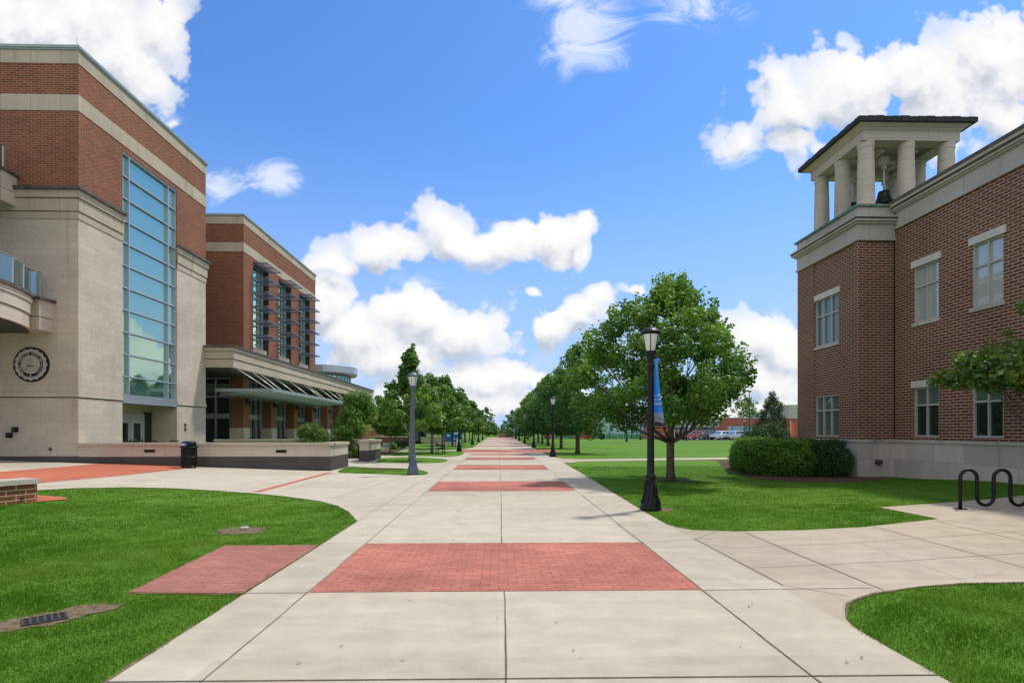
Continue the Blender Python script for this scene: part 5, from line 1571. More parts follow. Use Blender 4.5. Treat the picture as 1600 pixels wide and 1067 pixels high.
def dome(name, loc, label, rx, ry, h, n, leaf, mat, seed):
    g = np.random.default_rng(seed)
    t = thing(name, loc, label, 'hedge')
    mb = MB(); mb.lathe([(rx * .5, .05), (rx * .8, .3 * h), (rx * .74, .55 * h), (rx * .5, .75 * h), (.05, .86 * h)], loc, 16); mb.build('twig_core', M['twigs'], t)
    d = g.normal(size=(n, 3)); d[:, 2] = np.abs(d[:, 2]); d /= np.linalg.norm(d, axis=1, keepdims=True)
    k = 1 + .07 * np.sin(d[:, 0] * 9 + d[:, 2] * 6) + .06 * np.sin(d[:, 1] * 11 - d[:, 2] * 8) + g.normal(0, .05, n)
    pos = d * np.array([rx, ry, h]) * k[:, None]
    nm = d + g.normal(size=(n, 3)) * .5; nm /= np.linalg.norm(nm, axis=1, keepdims=True)
    ax = np.cross(nm, g.normal(size=(n, 3))); ax /= np.linalg.norm(ax, axis=1, keepdims=True)
    sd = np.cross(nm, ax); L = (leaf * g.uniform(.6, 1.3, n))[:, None]; W = L * .28
    a, b, f = pos - ax * L * .5, pos + ax * L * .5, nm * L * .1
    T = np.empty((n, 2, 3, 3)); T[:, 0] = np.stack([a, pos + sd * W + f, b], 1); T[:, 1] = np.stack([a, b, pos - sd * W + f], 1)
    tri_mesh('foliage', T.reshape(-1, 3, 3), np.repeat(np.clip(g.normal(.5, .22, n), 0, 1), 2), mat, t)
dome('dome_hedge', (13.5, 28.6, 0), 'domed dark green hedge rising behind the bright clipped hedge', 1.55, 1.5, 1.92, 9000, .10, M['leaf_holly'], 411)

# redbud with its trunk just outside the right edge
g_ = random.Random(77)
cl = []
for i in range(46):
    a = g_.uniform(0, 6.28); rr = math.sqrt(g_.random()) * 2.7
    z = 2.55 + (1 - rr / 2.9) * 1.5 * g_.random() + .25 * g_.random()
    cl.append((rr * math.cos(a), rr * math.sin(a), z, .36 * g_.uniform(.7, 1.25), .26))
cl += [(-2.35, -.2, 2.75, .4, .35), (-2.5, .2, 3.05, .35, .3), (-1.9, -.4, 3.1, .5, .35), (-2.1, .1, 3.35, .2, .3), (-1.75, 0, 3.65, .14, .3), (-1.4, -.3, 2.5, .42, .3), (-1.0, .2, 4.45, .3, .2), (-.4, .3, 4.7, .4, .25), (-1.25, -.2, 3.3, .5, .3), (-.9, -.6, 2.6, .45, .35), (-1.85, .4, 2.6, .4, .3)]
tree('redbud_tree', (14.15, 13.6, .35), 'small heart-leaved tree reaching in from the right edge over the wave cycle rack', 'tree', cl, 12500, .122, 78, 4.6, 2.2, .085, M['leaf_redbud'], M['bark'], None, 0, 1.2, 24, .95, .3)

# crape myrtle / evergreen beyond the hedges
spk = []
for i in range(46):
    t = (i + .5) / 46; a = i * 2.4
    r = 1.55 * (1 - t) ** .6 * (.55 + .45 * ((i * 37) % 10) / 10)
    spk.append((r * math.cos(a), r * math.sin(a), .7 + 3.9 * t, .32 * (1.15 - .6 * t), .42))
tree('evergreen_tree', (21.6, 44.5, 0), 'dark blue-green feathery small tree behind the domed hedge, left of the bell tower', 'tree', spk, 5200, .2, 501, 4.6, .6, .09, M['leaf_dark'], M['bark'], None, 0, .5, 20, .28, .2)

# ================================================================== STREET FURNITURE
def lamp_proto(name, metal):
    t = thing(name, (0, 0, 0), 'lamp', 'lamp post')
    mb = MB()
    mb.lathe([(.225, 0), (.225, .06), (.215, .09), (.205, .13), (.215, .15), (.20, .18), (.165, .28), (.135, .40), (.118, .55), (.108, .66), (.115, .68), (.115, .70)], n=24)
    for k in range(12):
        a = 2 * math.pi * k / 12
        mb.tube([(.205 * math.cos(a), .205 * math.sin(a), .17), (.15 * math.cos(a), .15 * math.sin(a), .34), (.112 * math.cos(a), .112 * math.sin(a), .64)], .012, 5)
    mb.build('base', metal, t)
    mb = MB(); mb.lathe([(.118, .70), (.118, .735), (.085, .77), (.078, .80), (.078, .86), (.062, 3.0), (.062, 3.05), (.085, 3.06), (.085, 3.10), (.055, 3.13), (.05, 3.22), (.085, 3.25), (.085, 3.29), (.06, 3.31), (.11, 3.36), (.115, 3.40)], n=20)
    mb.build('pole', metal, t)
    mb = MB(); mb.lathe([(.095, 3.40), (.11, 3.43), (.175, 3.74), (.178, 3.78)], n=20)
    mb.build('lantern_glass', M['lantern'], t)
    mb = MB()
    for k in range(6):
        a = 2 * math.pi * (k + .25) / 6
        mb.tube([(.118 * math.cos(a), .118 * math.sin(a), 3.39), (.183 * math.cos(a), .183 * math.sin(a), 3.76)], .009, 5)
    mb.lathe([(.186, 3.755), (.195, 3.77), (.195, 3.79), (.175, 3.80)], n=20, caps=False)
    mb.build('lantern_frame', metal, t)
    mb = MB(); mb.lathe([(.21, 3.775), (.215, 3.80), (.195, 3.83), (.15, 3.875), (.09, 3.905), (.05, 3.915), (.05, 3.935), (.025, 3.955), (.005, 3.97)], n=24)
    mb.build('cap', metal, t)
    return t
near = lamp_proto('street_lamp', M['black_metal'])
near.location = (3.25, 12.12, .0); near['label'] = 'tall black lamp post nearest the viewer, carrying a furled blue banner'; near['group'] = 'lamp posts along the walkway'
blue = lamp_proto('street_lamp', M['lit_lamp_metal'])  # same paint as the near lamp, coloured as if in sun
blue.location = (-3.31, 21.99, .02); blue['label'] = 'lamp post on the small grass island, coloured brighter to look sunlit'; blue['group'] = 'lamp posts along the walkway'
for x, y, lab in ((3.5, 36.8, 'black lamp post second along the right of the walkway, in front of the forked maple'),
                  (3.5, 57, 'black lamp post third along the right of the walkway'), (3.5, 77.4, 'black lamp post fourth along the right of the walkway'),
                  (3.5, 98, 'black lamp post fifth along the right of the walkway'), (3.5, 118, 'black lamp post with blue banner at the far right end of the walkway'),
                  (-3.25, 46.6, 'black lamp post beside the bench, left of the walkway'), (-3.2, 68.8, 'black lamp post beyond the blue display board'),
                  (-3.1, 86, 'black lamp post fourth along the left of the walkway'), (-3.1, 108, 'black lamp post farthest along the left of the walkway'),
                  (20.3, 90, 'black lamp post standing alone on the far lawn with a blue banner'), (26.0, 104, 'black lamp post nearer the far glass building with a small blue banner'),
                  (32.5, 98, 'black lamp post left of the red car with a blue banner'), (47.0, 108, 'black lamp post in front of the far brick wing, right of the tall pole'), (51.6, 112, 'black lamp post farthest right, before the far brick wing')):
    place(near, (x, y, 0), random.uniform(0, 1), 1.0, lab, 'lamp posts along the walkway' if abs(x) < 5 else 'lamp posts by the far building')

def banner():
    x, y = 3.25, 12.12
    t = thing('banner', (x + .05, y, 2.0), 'furled blue and grey cloth banner hanging from the near black lamp post', 'banner')
    # cloth hung edge-on: wide at its foot, twisted narrow near the top
    rows = 26; cols = 7
    v = []
    for i in range(rows + 1):
        f = i / rows
        z = 1.79 + 1.46 * f
        wdt = .092 + .115 * (1 - f) ** 2
        if f > .93: wdt = .145
        for j in range(cols + 1):
            u = j / cols
            bulge = .055 * math.sin(u * math.pi * 1.9 + 2.2 * f) * (1 - .3 * f)
            v.append((x + .07 + wdt * u * .92, y - .05 - .30 * u * (1 - f) * .5 + bulge, z + .012 * math.sin(5 * u + 9 * f)))
    fc = [(i * (cols + 1) + j, i * (cols + 1) + j + 1, (i + 1) * (cols + 1) + j + 1, (i + 1) * (cols + 1) + j) for i in range(rows) for j in range(cols)]
    mb = MB(); mb.add(v, fc, 0, True)
    mb.add([(p[0], p[1] + .006, p[2]) for p in v], [tuple(reversed(q)) for q in fc], 0, True)
    cl = mb.build('cloth', M['banner'], t)
    mb = MB()
    def on(u, f):
        i = min(rows - 1, int(f * rows)); j = min(cols - 1, int(u * cols))
        a = Vector(v[i * (cols + 1) + j]); b = Vector(v[i * (cols + 1) + j + 1]); c = Vector(v[(i + 1) * (cols + 1) + j])
        fu, ff = u * cols - j, f * rows - i
        return a + (b - a) * fu + (c - a) * ff
    for s, zc, size, uc in (('I am', .455, .07, .56), ('True', .395, .07, .56), ('Blue', .335, .075, .56), ('MTSU', .075, .06, .5)):
        vs, fs = glyphs(s, size, .001)
        out = []
        for q in vs:
            f = zc + q.y / 1.46
            wdt = .092 + .115 * (1 - f) ** 2
            u = min(.985, max(.02, uc + q.x / wdt / 1.0))
            p = on(u, f); out.append((p.x, p.y - .008 - q.z, p.z))
        mb.add(out, fs)
    mb.build('lettering', M['sign_white'], cl)
    mb = MB()
    mb.tube([(x - .09, y, 1.76), (x + .36, y - .12, 1.77)], .013, 8); mb.tube([(x, y, 3.27), (x + .22, y - .04, 3.27)], .012, 8)
    for z in (1.76, 3.27):
        mb.lathe([(.082, -.03), (.082, .03)], (x, y, z), 14)
    mb.build('bracket', M['black_metal'], t)
banner()

def small_banner(x, y, z, lab, w=.75, h=1.5):
    t = thing('banner', (x, y, z), lab, 'banner', 'blue banners on distant lamp posts')
    mb = MB(); mb.box(x + .1, x + .1 + w, y - .012, y + .012, z, z + h); mb.build('cloth', M['sign_blue'], t)
    mb = MB(); mb.box(x + .22, x + .1 + w - .12, y - .02, y - .013, z + h * .62, z + h * .8); mb.box(x + .28, x + .1 + w - .18, y - .02, y - .013, z + h * .3, z + h * .46)
    mb.build('emblem', M['sign_white'], t)
    mb = MB(); mb.tube([(x, y, z + h + .02), (x + .12 + w, y, z + h + .02)], .02, 6); mb.tube([(x, y, z - .02), (x + .12 + w, y, z - .02)], .02, 6); mb.build('bracket', M['black_metal'], t)
small_banner(20.3, 90, 1.95, 'blue banner on the lone lamp of the far lawn', .62, 1.45)
small_banner(26.0, 104, 1.6, 'blue banner before the far glass facade, the smaller of the two side by side', .6, 1.3)
small_banner(32.5, 98, 1.4, 'blue banner on the lamp left of the red car', .75, 1.5)
small_banner(3.5, 118, 1.7, 'blue banner at the far right end of the walkway', .95, 1.6)

def trash_can():
    x, y = -12.55, 23.35; z = hf(x, y) + .012
    t = thing('trash_can', (x, y, z), 'black slatted steel trash can with blue and white domed top, before the low stone wall', 'trash can')
    mb = MB()
    mb.lathe([(.25, .07), (.25, .80)], (x, y, z), 24)
    mb.build('liner', M['shadow_interior'], t)
    for k in range(22):
        a = 2 * math.pi * k / 22
        ca, sa = math.cos(a), math.sin(a)
        mb = MB(); mb.cbox((x + .285 * ca, y + .285 * sa, z + .06), (.012, .045, .76), a)
        mb.build('slat', M['black_metal'], t)
    for zz in (.07, .44, .80):
        mb = MB(); mb.lathe([(.275, zz - .02), (.297, zz - .02), (.297, zz + .02), (.275, zz + .02)], (x, y, z), 28)
        mb.build('hoop', M['black_metal'], t)
    mb = MB(); mb.lathe([(.30, .825), (.355, .835), (.36, .85), (.33, .865), (.28, .87)], (x, y, z), 28)
    mb.build('rim_ring', M['black_metal'], t)
    mb = MB(); mb.lathe([(.272, .87), (.268, 1.03), (.24, 1.065), (.15, 1.085), (.02, 1.09)], (x, y, z), 28)
    top = mb.build('dome_top', M['black_metal'], t)
    # printed panel wrapped on the dome
    mb = MB()
    for (a0, a1, z0, z1, m) in ((-150, -80, .885, 1.02, 0), (-138, -95, .925, .985, 1)):
        rr = .276 if m == 0 else .279
        n = 8
        v = [(x + rr * math.cos(R(a0 + (a1 - a0) * k / n)), y + rr * math.sin(R(a0 + (a1 - a0) * k / n)), z + zz) for zz in (z0, z1) for k in range(n + 1)]
        mb.add(v, [(k, k + 1, n + 2 + k, n + 1 + k) for k in range(n)], m)
    mb.build('label_panel', [M['bin_blue'], M['sign_white']], top)
    for k in range(4):
        a = R(45 + 90 * k)
        mb = MB(); mb.cbox((x + .22 * math.cos(a), y + .22 * math.sin(a), z), (.07, .07, .07), a)
        mb.build('foot', M['black_metal'], t)
trash_can()

def wave_rack():
    p0 = Vector((9.96, 12.06, 0)); d = Vector((.995, -.06, 0)).normalized()
    z0 = hf(p0.x, p0.y)
    t = thing('cycle_rack', (p0.x, p0.y, z0), 'black wave-shaped steel cycle rack bolted to the path in front of the brown brick building', 'bike rack')
    pts = []
    r = .175; zt, zl = .86, .10
    def P(u, z):
        q = p0 + d * u; return (q.x, q.y, z0 + z)
    pts.append(P(0, .0)); pts.append(P(0, zt - r))
    u = 0; n = 10
    for k in range(5):
        for i in range(1, n + 1):
            a = math.pi * i / n
            pts.append(P(u + r - r * math.cos(a), zt - r + r * math.sin(a)))
        u += 2 * r
        if k == 4:
            pts.append(P(u, 0)); break
        pts.append(P(u, zl + r))
        for i in range(1, n + 1):
            a = math.pi * i / n
            pts.append(P(u + r - r * math.cos(a), zl + r - r * math.sin(a)))
        u += 2 * r
        pts.append(P(u, zt - r))
    mb = MB(); mb.tube(pts, .036, 14); mb.build('tube', M['black_metal'], t)
    for uu in (0, u):
        q = p0 + d * uu
        mb = MB(); mb.cbox((q.x, q.y, z0 + .014), (.19, .19, .012), .1)
        for i in (-.065, .065):
            for j in (-.065, .065):
                mb.lathe([(.012, .026), (.012, .036)], (q.x + i, q.y + j, z0), 6)
        mb.build('foot_plate', M['black_metal'], t)
wave_rack()

def hoop_rack():
    x, y = -8.55, 33.5; z = .012
    t = thing('hoop_rack', (x, y, z), 'black inverted-U steel hoop rack in the gap between the low stone walls', 'bike rack')
    w, h = .34, 1.02
    pts = [(x - w, y, z)] + [(x - w * math.cos(math.pi * i / 14), y, z + h - w + w * math.sin(math.pi * i / 14)) for i in range(15)] + [(x + w, y, z)]
    mb = MB(); mb.tube(pts, .045, 10); mb.build('tube', M['black_metal'], t)
    for s in (-w, w):
        mb = MB(); mb.cbox((x + s, y, z), (.16, .16, .014)); mb.build('foot_plate', M['black_metal'], t)
hoop_rack()

def planter():
    A, Bq = Vector(G(58, 783.5)), Vector(G(0, 790))
    d = (Bq - A).normalized(); n = Vector((d.y, -d.x))
    if n.x > 0: n = -n
    e = A + d * 4.2
    t = thing('seat_wall', (A.x, A.y, 0), 'low orange brick seat wall with thick grey stone cap at the left edge', 'wall')
    zt = .47
    mb = MB()
    q = [A, e, e + n * .55, A + n * .55]
    mb.prism([tuple(p) for p in q], -.15, zt); body = mb.build('brick_body', M['brick_planter'], t)
    k = .055
    o = [A - d * k - n * k, e + d * k - n * k, e + d * k + n * (.55 + k), A - d * k + n * (.55 + k)]
    mb = MB()
    L = (o[1] - o[0]).length; m = 4
    for i in range(m):
        a0 = o[0].lerp(o[1], i / m); a1 = o[0].lerp(o[1], (i + 1) / m - .004); b0 = o[3].lerp(o[2], i / m); b1 = o[3].lerp(o[2], (i + 1) / m - .004)
        mb.prism([tuple(p) for p in (a0, a1, b1, b0)], zt, zt + .10)
        c = .012
        mb.prism([tuple(p) for p in (a0 + (b1 - a0) * .02, a1 + (b0 - a1) * .02, b1 + (a0 - b1) * .02, b0 + (a1 - b0) * .02)], zt + .10, zt + .115)
    mb.build('stone_cap', M['stone_right'], t)
    c = A + d * .30
    mb = MB(); mb.cbox((c.x - n.x * .005, c.y - n.y * .005, .13), (.05, .03, .05), math.atan2(d.y, d.x)); mb.build('weep_hole', M['shadow_interior'], body)
planter()

def drain():
    x, y = DRAIN
    t = thing('drain_grate', (x, y, 0), 'rusty cast iron drain grate sunk in a bare patch of the left lawn', 'drain')
    a = R(40)
    mb = MB()
    L, W, th = .16, .115, .028
    def bar(u0, u1, w0, w1, z0, z1):
        p = [(u, w) for w in (w0, w1) for u in (u0, u1)]
        v = [(x + u * math.cos(a) - w * math.sin(a), y + u * math.sin(a) + w * math.cos(a), z) for z in (z0, z1) for u, w in p]
        mb.add(v, [(0, 2, 3, 1), (4, 5, 7, 6), (0, 1, 5, 4), (2, 6, 7, 3), (0, 4, 6, 2), (1, 3, 7, 5)])
    z0, z1 = .008, .022
    bar(-L, L, -W, -W + .02, z0, z1); bar(-L, L, W - .02, W, z0, z1); bar(-L, L, -.01, .01, z0, z1)
    for k in range(7):
        u = -L + .01 + (2 * L - .02) * k / 6
        bar(u - .01, u + .01, -W + .02, -.01, z0, z1); bar(u - .01, u + .01, .01, W - .02, z0, z1)
    mb.build('grate', M['iron'], t)
    mb = MB(); bar_ = None
    v = [(x + u * math.cos(a) - w * math.sin(a), y + u * math.sin(a) + w * math.cos(a), .011) for u, w in ((-L + .01, -W + .01), (L - .01, -W + .01), (L - .01, W - .01), (-L + .01, W - .01))]
    mb.add(v, [(0, 1, 2, 3)]); mb.build('pit', M['shadow_interior'], t)
drain()
def cleanout():
    x, y = CAP[0], CAP[1] + .10
    t = thing('cleanout_cap', (x, y, 0), 'small pale round pipe cap in the bare soil of the left lawn', 'pipe cap')
    mb = MB(); mb.lathe([(.07, .0), (.07, .035), (.06, .042)], (x, y, .01), 18); mb.build('cap', M['far_stone'], t)
    mb = MB(); mb.cbox((x, y, .052), (.03, .03, .02)); mb.build('plug', M['far_stone'], t)
cleanout()

def bench():
    x, y = G(703, 709.8); x, y = -4.25, 41.6
    t = thing('bench', (x, y, .02), 'black metal slatted bench facing the walkway beside a lamp post', 'bench')
    def B(nm, boxes, m=M['black_metal']):
        mb = MB()
        for b in boxes: mb.box(x + b[0], x + b[1], y + b[2], y + b[3], .02 + b[4], .02 + b[5])
        return mb.build(nm, m, t)
    B('seat', [(-.22 + .1 * k, -.15 + .1 * k, -.8, .8, .42, .45) for k in range(5)])
    B('backrest', [(-.30 + .0, -.26, -.8, .8, .52 + .11 * k, .60 + .11 * k) for k in range(4)])
    for s in (-.72, .72):
        B('leg', [(-.28, -.22, s - .025, s + .025, 0, .42)]); B('leg', [(.2, .26, s - .025, s + .025, 0, .42)])
        B('armrest', [(-.28, .26, s - .03, s + .03, .62, .66), (.2, .26, s - .025, s + .025, .45, .62)])
bench()

def display_board():
    x, y = -4.0, 60.5
    t = thing('display_board', (x - .9, y, 0), 'large blue outdoor display board with dark posts beyond the bench', 'sign board')
    mb = MB(); mb.box(x - 1.75, x - .05, y, y + .06, .55, 1.85); p = mb.build('panel', M['sign_blue'], t)
    for a, b, c, d in ((.75, .35, 1.35, 1.6), (.8, .3, .8, .9), (1.5, 1.2, 1.1, 1.3)):
        mb = MB(); mb.box(x - a, x - b, y - .012, y - .004, c, d); mb.build('pictogram', M['sign_white'], p)
    for dx in (-1.8, -.95, .0):
        mb = MB(); mb.box(x + dx - .05, x + dx + .05, y - .05, y + .1, 0, 1.95); mb.build('post', M['black_metal'], t)
    x, y = -4.05, 57.5
    t = thing('notice_sign', (x, y, 0), 'white notice sign on dark legs in front of the blue display board', 'sign')
    mb = MB(); mb.box(x - .27, x + .27, y - .02, y + .02, .16, .80); p = mb.build('panel', M['sign_white'], t)
    for s in (-.31, .31):
        mb = MB(); mb.box(x + s - .035, x + s + .035, y - .03, y + .03, 0, 1.0); mb.build('leg', M['black_metal'], t)
    mb = MB()
    for k in range(4): mb.box(x - .2, x + .2 - .06 * (k % 2), y - .026, y - .021, .3 + .1 * k, .32 + .1 * k)
    mb.build('text_lines', M['paint_silver'], p)
    x, y = G(604.5, 705)
    t = thing('yard_sign', (x, y, 0), 'small white yard sign with blue lettering in the mulch beside the stone wall', 'sign')
    mb = MB(); mb.box(x - .33, x + .33, y - .01, y + .01, .22, .72); p = mb.build('panel', M['sign_white'], t)
    mb = MB(); mb.box(x - .28, x + .28, y - .016, y - .011, .43, .5); mb.box(x - .1, x + .1, y - .016, y - .011, .56, .63); mb.box(x + .15, x + .22, y - .016, y - .011, .32, .36)
    mb.build('printed_band', M['sign_blue'], p)
    for s in (-.2, .2):
        mb = MB(); mb.tube([(x + s, y + .02, 0), (x + s, y + .02, .5)], .008, 5); mb.build('stake', M['iron'], t)
display_board()

def chairs():
    def proto():
        t = thing('patio_chair', (0, 0, 0), 'chair', 'chair')
        mb = MB(); mb.box(-.23, .23, -.22, .22, .42, .45); mb.build('seat', M['black_metal'], t)
        mb = MB()
        mb.tube([(-.22, .24, .45), (-.22, .28, .80), (-.12, .29, .88), (.12, .29, .88), (.22, .28, .80), (.22, .24, .45)], .018, 6)
        for k in range(5): mb.box(-.2, .2, .255 + .006 * k, .27 + .006 * k, .52 + .07 * k, .56 + .07 * k)
        mb.build('backrest', M['black_metal'], t)
        for a in (-.2, .2):
            for b in (-.2, .2):
                mb = MB(); mb.tube([(a, b, .42), (a * 1.15, b * 1.15, 0)], .014, 6); mb.build('leg', M['black_metal'], t)
        return t
    p = proto(); p.location = (-16.35, 26.2, .42); p.rotation_euler.z = 2.9
    p['label'] = 'black metal patio chair showing over the low wall, before the pale double doors'; p['group'] = 'patio chairs on the terrace'
    for x, y, rz, lab in ((-15.75, 26.4, 3.3, 'black patio chair just peeping over the low wall, right of the double doors'), (-14.6, 26.3, 3.0, 'black patio chair barely visible over the low wall, left of the trash can'),
                          (-15.8, 37.2, 1.2, 'black patio chair under the canopy beside the first brick pier'), (-15.0, 40.2, .6, 'black patio chair under the canopy beside the third brick pier')):
        place(p, (x, y, .40), rz, 1.0, lab, 'patio chairs on the terrace')
    sheet('terrace_floor', [(SX, 24.55), (X1W, 24.55), (X1W, 34.4), (SX, 34.4)], .0, M['concrete_grey'])
X1W = -7.6
for ob_name in ():
    pass
chairs()

# ================================================================== FAR BACKGROUND
def far_building():
    Y = 118.0
    B = thing('recreation_building', (36, Y, 0), 'long low salmon brick building with teal glass walls across the far lawn', 'building')
    k = Y / F
    def X(px): return atY(px, Y)
    def part(nm, px0, px1, z0, z1, m, d0=0.0, d1=6.0):
        mb = MB(); mb.box(X(px0), X(px1), Y + d0, Y + d1, z0, z1); return mb.build(nm, m, B)
    part('brick_wall', 858, 1003, -.1, 6.6, M['far_brick'], .6, 14); part('brick_wall', 1004, 1054, -.1, 6.2, M['far_brick'], 0, 14)
    part('brick_wall', 1120, 1137, -.1, 4.3, M['far_brick'], 0, 14); part('brick_wall', 1137, 1178, 2.75, 4.3, M['far_brick'], 0, 14); part('brick_wall', 1137, 1178, -.1, .7, M['far_brick'], 0, 14)
    part('brick_wall', 1178, 1262, -.1, 4.3, M['far_brick'], 0, 14); part('brick_wall', 1054, 1120, 3.8, 6.0, M['far_brick'], 3, 14)
    part('roof_trim', 1118, 1264, 4.3, 4.5, M['far_stone'], -.1, 14); part('roof_trim', 856, 1056, 6.6, 6.8, M['far_stone'], -.1, 14)
    part('stone_band', 1004, 1054, .95, 1.1, M['far_stone'], -.05, .1)
    for a, b in ((897, 912), (921, 927)):
        part('brick_pier', a, b, -.1, 6.6, M['far_brick'], 0, .7)
    for a, b, z0, z1 in ((862, 897, 0, 6.2), (928, 1003, 0, 6.2), (1138, 1178, .7, 2.75)):
        w = part('window', a, b, z0, z1, M['green_glass'], .35, .5)
        mb = MB()
        n = max(3, int((X(b) - X(a)) / 1.25))
        for i in range(n + 1):
            x = X(a) + (X(b) - X(a)) * i / n; mb.box(x - .04, x + .04, Y + .28, Y + .35, z0, z1)
        m = max(2, int((z1 - z0) / 1.4))
        for i in range(m + 1):
            z = z0 + (z1 - z0) * i / m; mb.box(X(a), X(b), Y + .27, Y + .35, z - .04, z + .04)
        mb.build('frame', M['frame'], w)
    mb = MB(); mb.box(X(937), X(945), Y + .2, Y + .3, .0, 1.1); mb.build('vent', M['black_metal'], B)
    part('entrance_fascia', 1053, 1119, 2.5, 3.6, M['far_stone'], -1.6, 3); part('entrance_roof', 1052, 1120, 3.6, 3.95, M['canopy_glass'], -1.9, 3)
    w = part('entrance_glazing', 1054, 1119, 0, 2.5, M['dark_glass'], 0, .2)
    mb = MB()
    for i in range(12):
        x = X(1054) + (X(1119) - X(1054)) * i / 11; mb.box(x - .06, x + .06, Y - .08, Y, 0, 2.5)
    for z in (1.7, .05, 2.45): mb.box(X(1054), X(1119), Y - .07, Y, z - .06, z + .06)
    mb.build('frame', M['white_metal'], w)
    mb = MB(); mb.box(70.0, 82, Y + 18, Y + 30, 3.0, 8.0); mb.build('rear_block', M['far_stone'], B)
far_building()

def make_car(name, paintm, suv):
    t = thing(name, (0, 0, 0), 'car', 'car', 'cars parked before the far building')
    L, W = 4.5, 1.78
    if suv:
        low = [(-2.25, .35), (-2.28, .75), (-2.2, 1.0), (-1.15, 1.06), (1.9, 1.08), (2.22, 1.02), (2.27, .6), (2.22, .33)]
        top = [(-1.2, 1.03), (-.55, 1.60), (-.2, 1.70), (1.75, 1.69), (2.1, 1.5), (2.2, 1.04)]
    else:
        low = [(-2.25, .30), (-2.28, .60), (-2.15, .80), (-1.05, .93), (1.5, .97), (2.2, .93), (2.27, .6), (2.22, .30)]
        top = [(-1.15, .90), (-.35, 1.38), (.1, 1.45), (.8, 1.42), (1.55, .96)]
    def loft(mb, prof, w0, w1, mat=0):
        zs = [p[1] for p in prof]; z0, z1 = min(zs), max(zs)
        v = []
        for s in (-1, 1):
            for x, z in prof:
                f = (z - z0) / (z1 - z0 + 1e-6)
                v.append((x, s * (w0 + (w1 - w0) * f) / 2, z))
        n = len(prof)
        mb.add(v, [tuple(range(n)), tuple(range(2 * n - 1, n - 1, -1))] + [(i, n + i, n + (i + 1) % n, (i + 1) % n) for i in range(n)], mat)
    mb = MB(); loft(mb, low, W, W * .97); loft(mb, top, W * .92, W * .74)
    mb.build('body', paintm, t)
    # side windows and screens a little proud of the cabin
    zt = 1.63 if suv else 1.37; zb = 1.12 if suv else .98
    mb = MB()
    tz = [p[1] for p in top]; a, b = min(tz), max(tz)
    def half(z): return (W * .92 + (W * .74 - W * .92) * (z - a) / (b - a)) / 2 + .008
    segs = ((-.62, .30, -.28), (.38, 1.05, .38), (1.12, 1.85 if suv else 1.25, 1.12)) if suv else ((-.72, .25, -.22), (.33, 1.15, .33))
    for s in (-1, 1):
        for x0, x1, xt in segs:
            mb.quad((x0, s * half(zb), zb), (x1, s * half(zb), zb), (x1 - (.12 if x1 > 1.1 else 0), s * half(zt - .06), zt - .06), (xt, s * half(zt - .06), zt - .06))
    f0, f1 = top[0], top[1]
    mb.quad((f0[0] + .06 - .02, -W * .40, f0[1] + .08), (f0[0] + .06 - .02, W * .40, f0[1] + .08), (f1[0] - .04, W * .34, f1[1] - .0), (f1[0] - .04, -W * .34, f1[1] - .0))
    r0, r1 = top[-1], top[-2]
    mb.quad((r0[0] + .012, -W * .38, r0[1] + .08), (r0[0] + .012, W * .38, r0[1] + .08), (r1[0] + .03, W * .34, r1[1] - .02), (r1[0] + .03, -W * .34, r1[1] - .02))
    mb.build('window', M['dark_glass'], t)
    for x in (-1.4, 1.4):
        for s in (-1, 1):
            mb = MB(); mb.lathe([(.02, -.1), (.30, -.1), (.335, -.07), (.335, .07), (.30, .1), (.02, .1)], n=20)
            mb.v = [(x + p[0], s * (W / 2 - .08) + p[2], .335 + p[1]) for p in mb.v]
            w = mb.build('wheel', M['rubber'], t)
            mb = MB(); mb.lathe([(.02, 0), (.21, 0), (.2, .02), (.02, .03)], n=14)
            mb.v = [(x + p[0], s * (W / 2 + .022) + s * p[2] * .5, .335 + p[1]) for p in mb.v]
            mb.build('rim', M['rim'], w)
    for s in (-1, 1):
        mb = MB(); mb.box(-2.29, -2.15, s * .68 - .18, s * .68 + .18, .62, .76); mb.build('headlight', M['sign_white'], t)
        mb = MB(); mb.box(2.2, 2.29, s * .7 - .14, s * .7 + .14, .7, .86); mb.build('tail_light', M['paint_red'], t)
    mb = MB(); mb.box(-2.3, -2.2, -.8, .8, .35, .5); mb.box(2.22, 2.31, -.8, .8, .35, .5); mb.build('bumper', M['rubber'] if suv else paintm, t)
    return t
suv = make_car('parked_car', M['paint_red'], True)
sed = make_car('parked_car', M['paint_charcoal'], False)
cars = [(1081, 106.5, 'suv', 'red', 'red sport utility car at the left end of the parked row'), (1098, 107.3, 'sed', 'charcoal', 'charcoal car between the red car and the dark blue car'),
        (1109, 109.2, 'sed', 'navy', 'dark blue car behind the white one in the parked row'), (1127, 106.6, 'suv', 'white', 'white boxy sport utility car in the parked row'), (1148, 106.2, 'suv', 'silver', 'silver car at the right end of the parked row, next to the hedge')]
for px, y, kind, c, lab in cars:
    p = suv if kind == 'suv' else sed
    first = (kind == 'suv' and c == 'red') or (kind == 'sed' and c == 'charcoal')
    o = p if first else copy_tree(p)
    o.location = (atY(px, y), y, .012); o.rotation_euler.z = R(28); o['label'] = lab; o['group'] = 'cars parked before the far building'
    if not first:
        recolour(o, M['paint_red'] if kind == 'suv' else M['paint_charcoal'], M['paint_' + c])

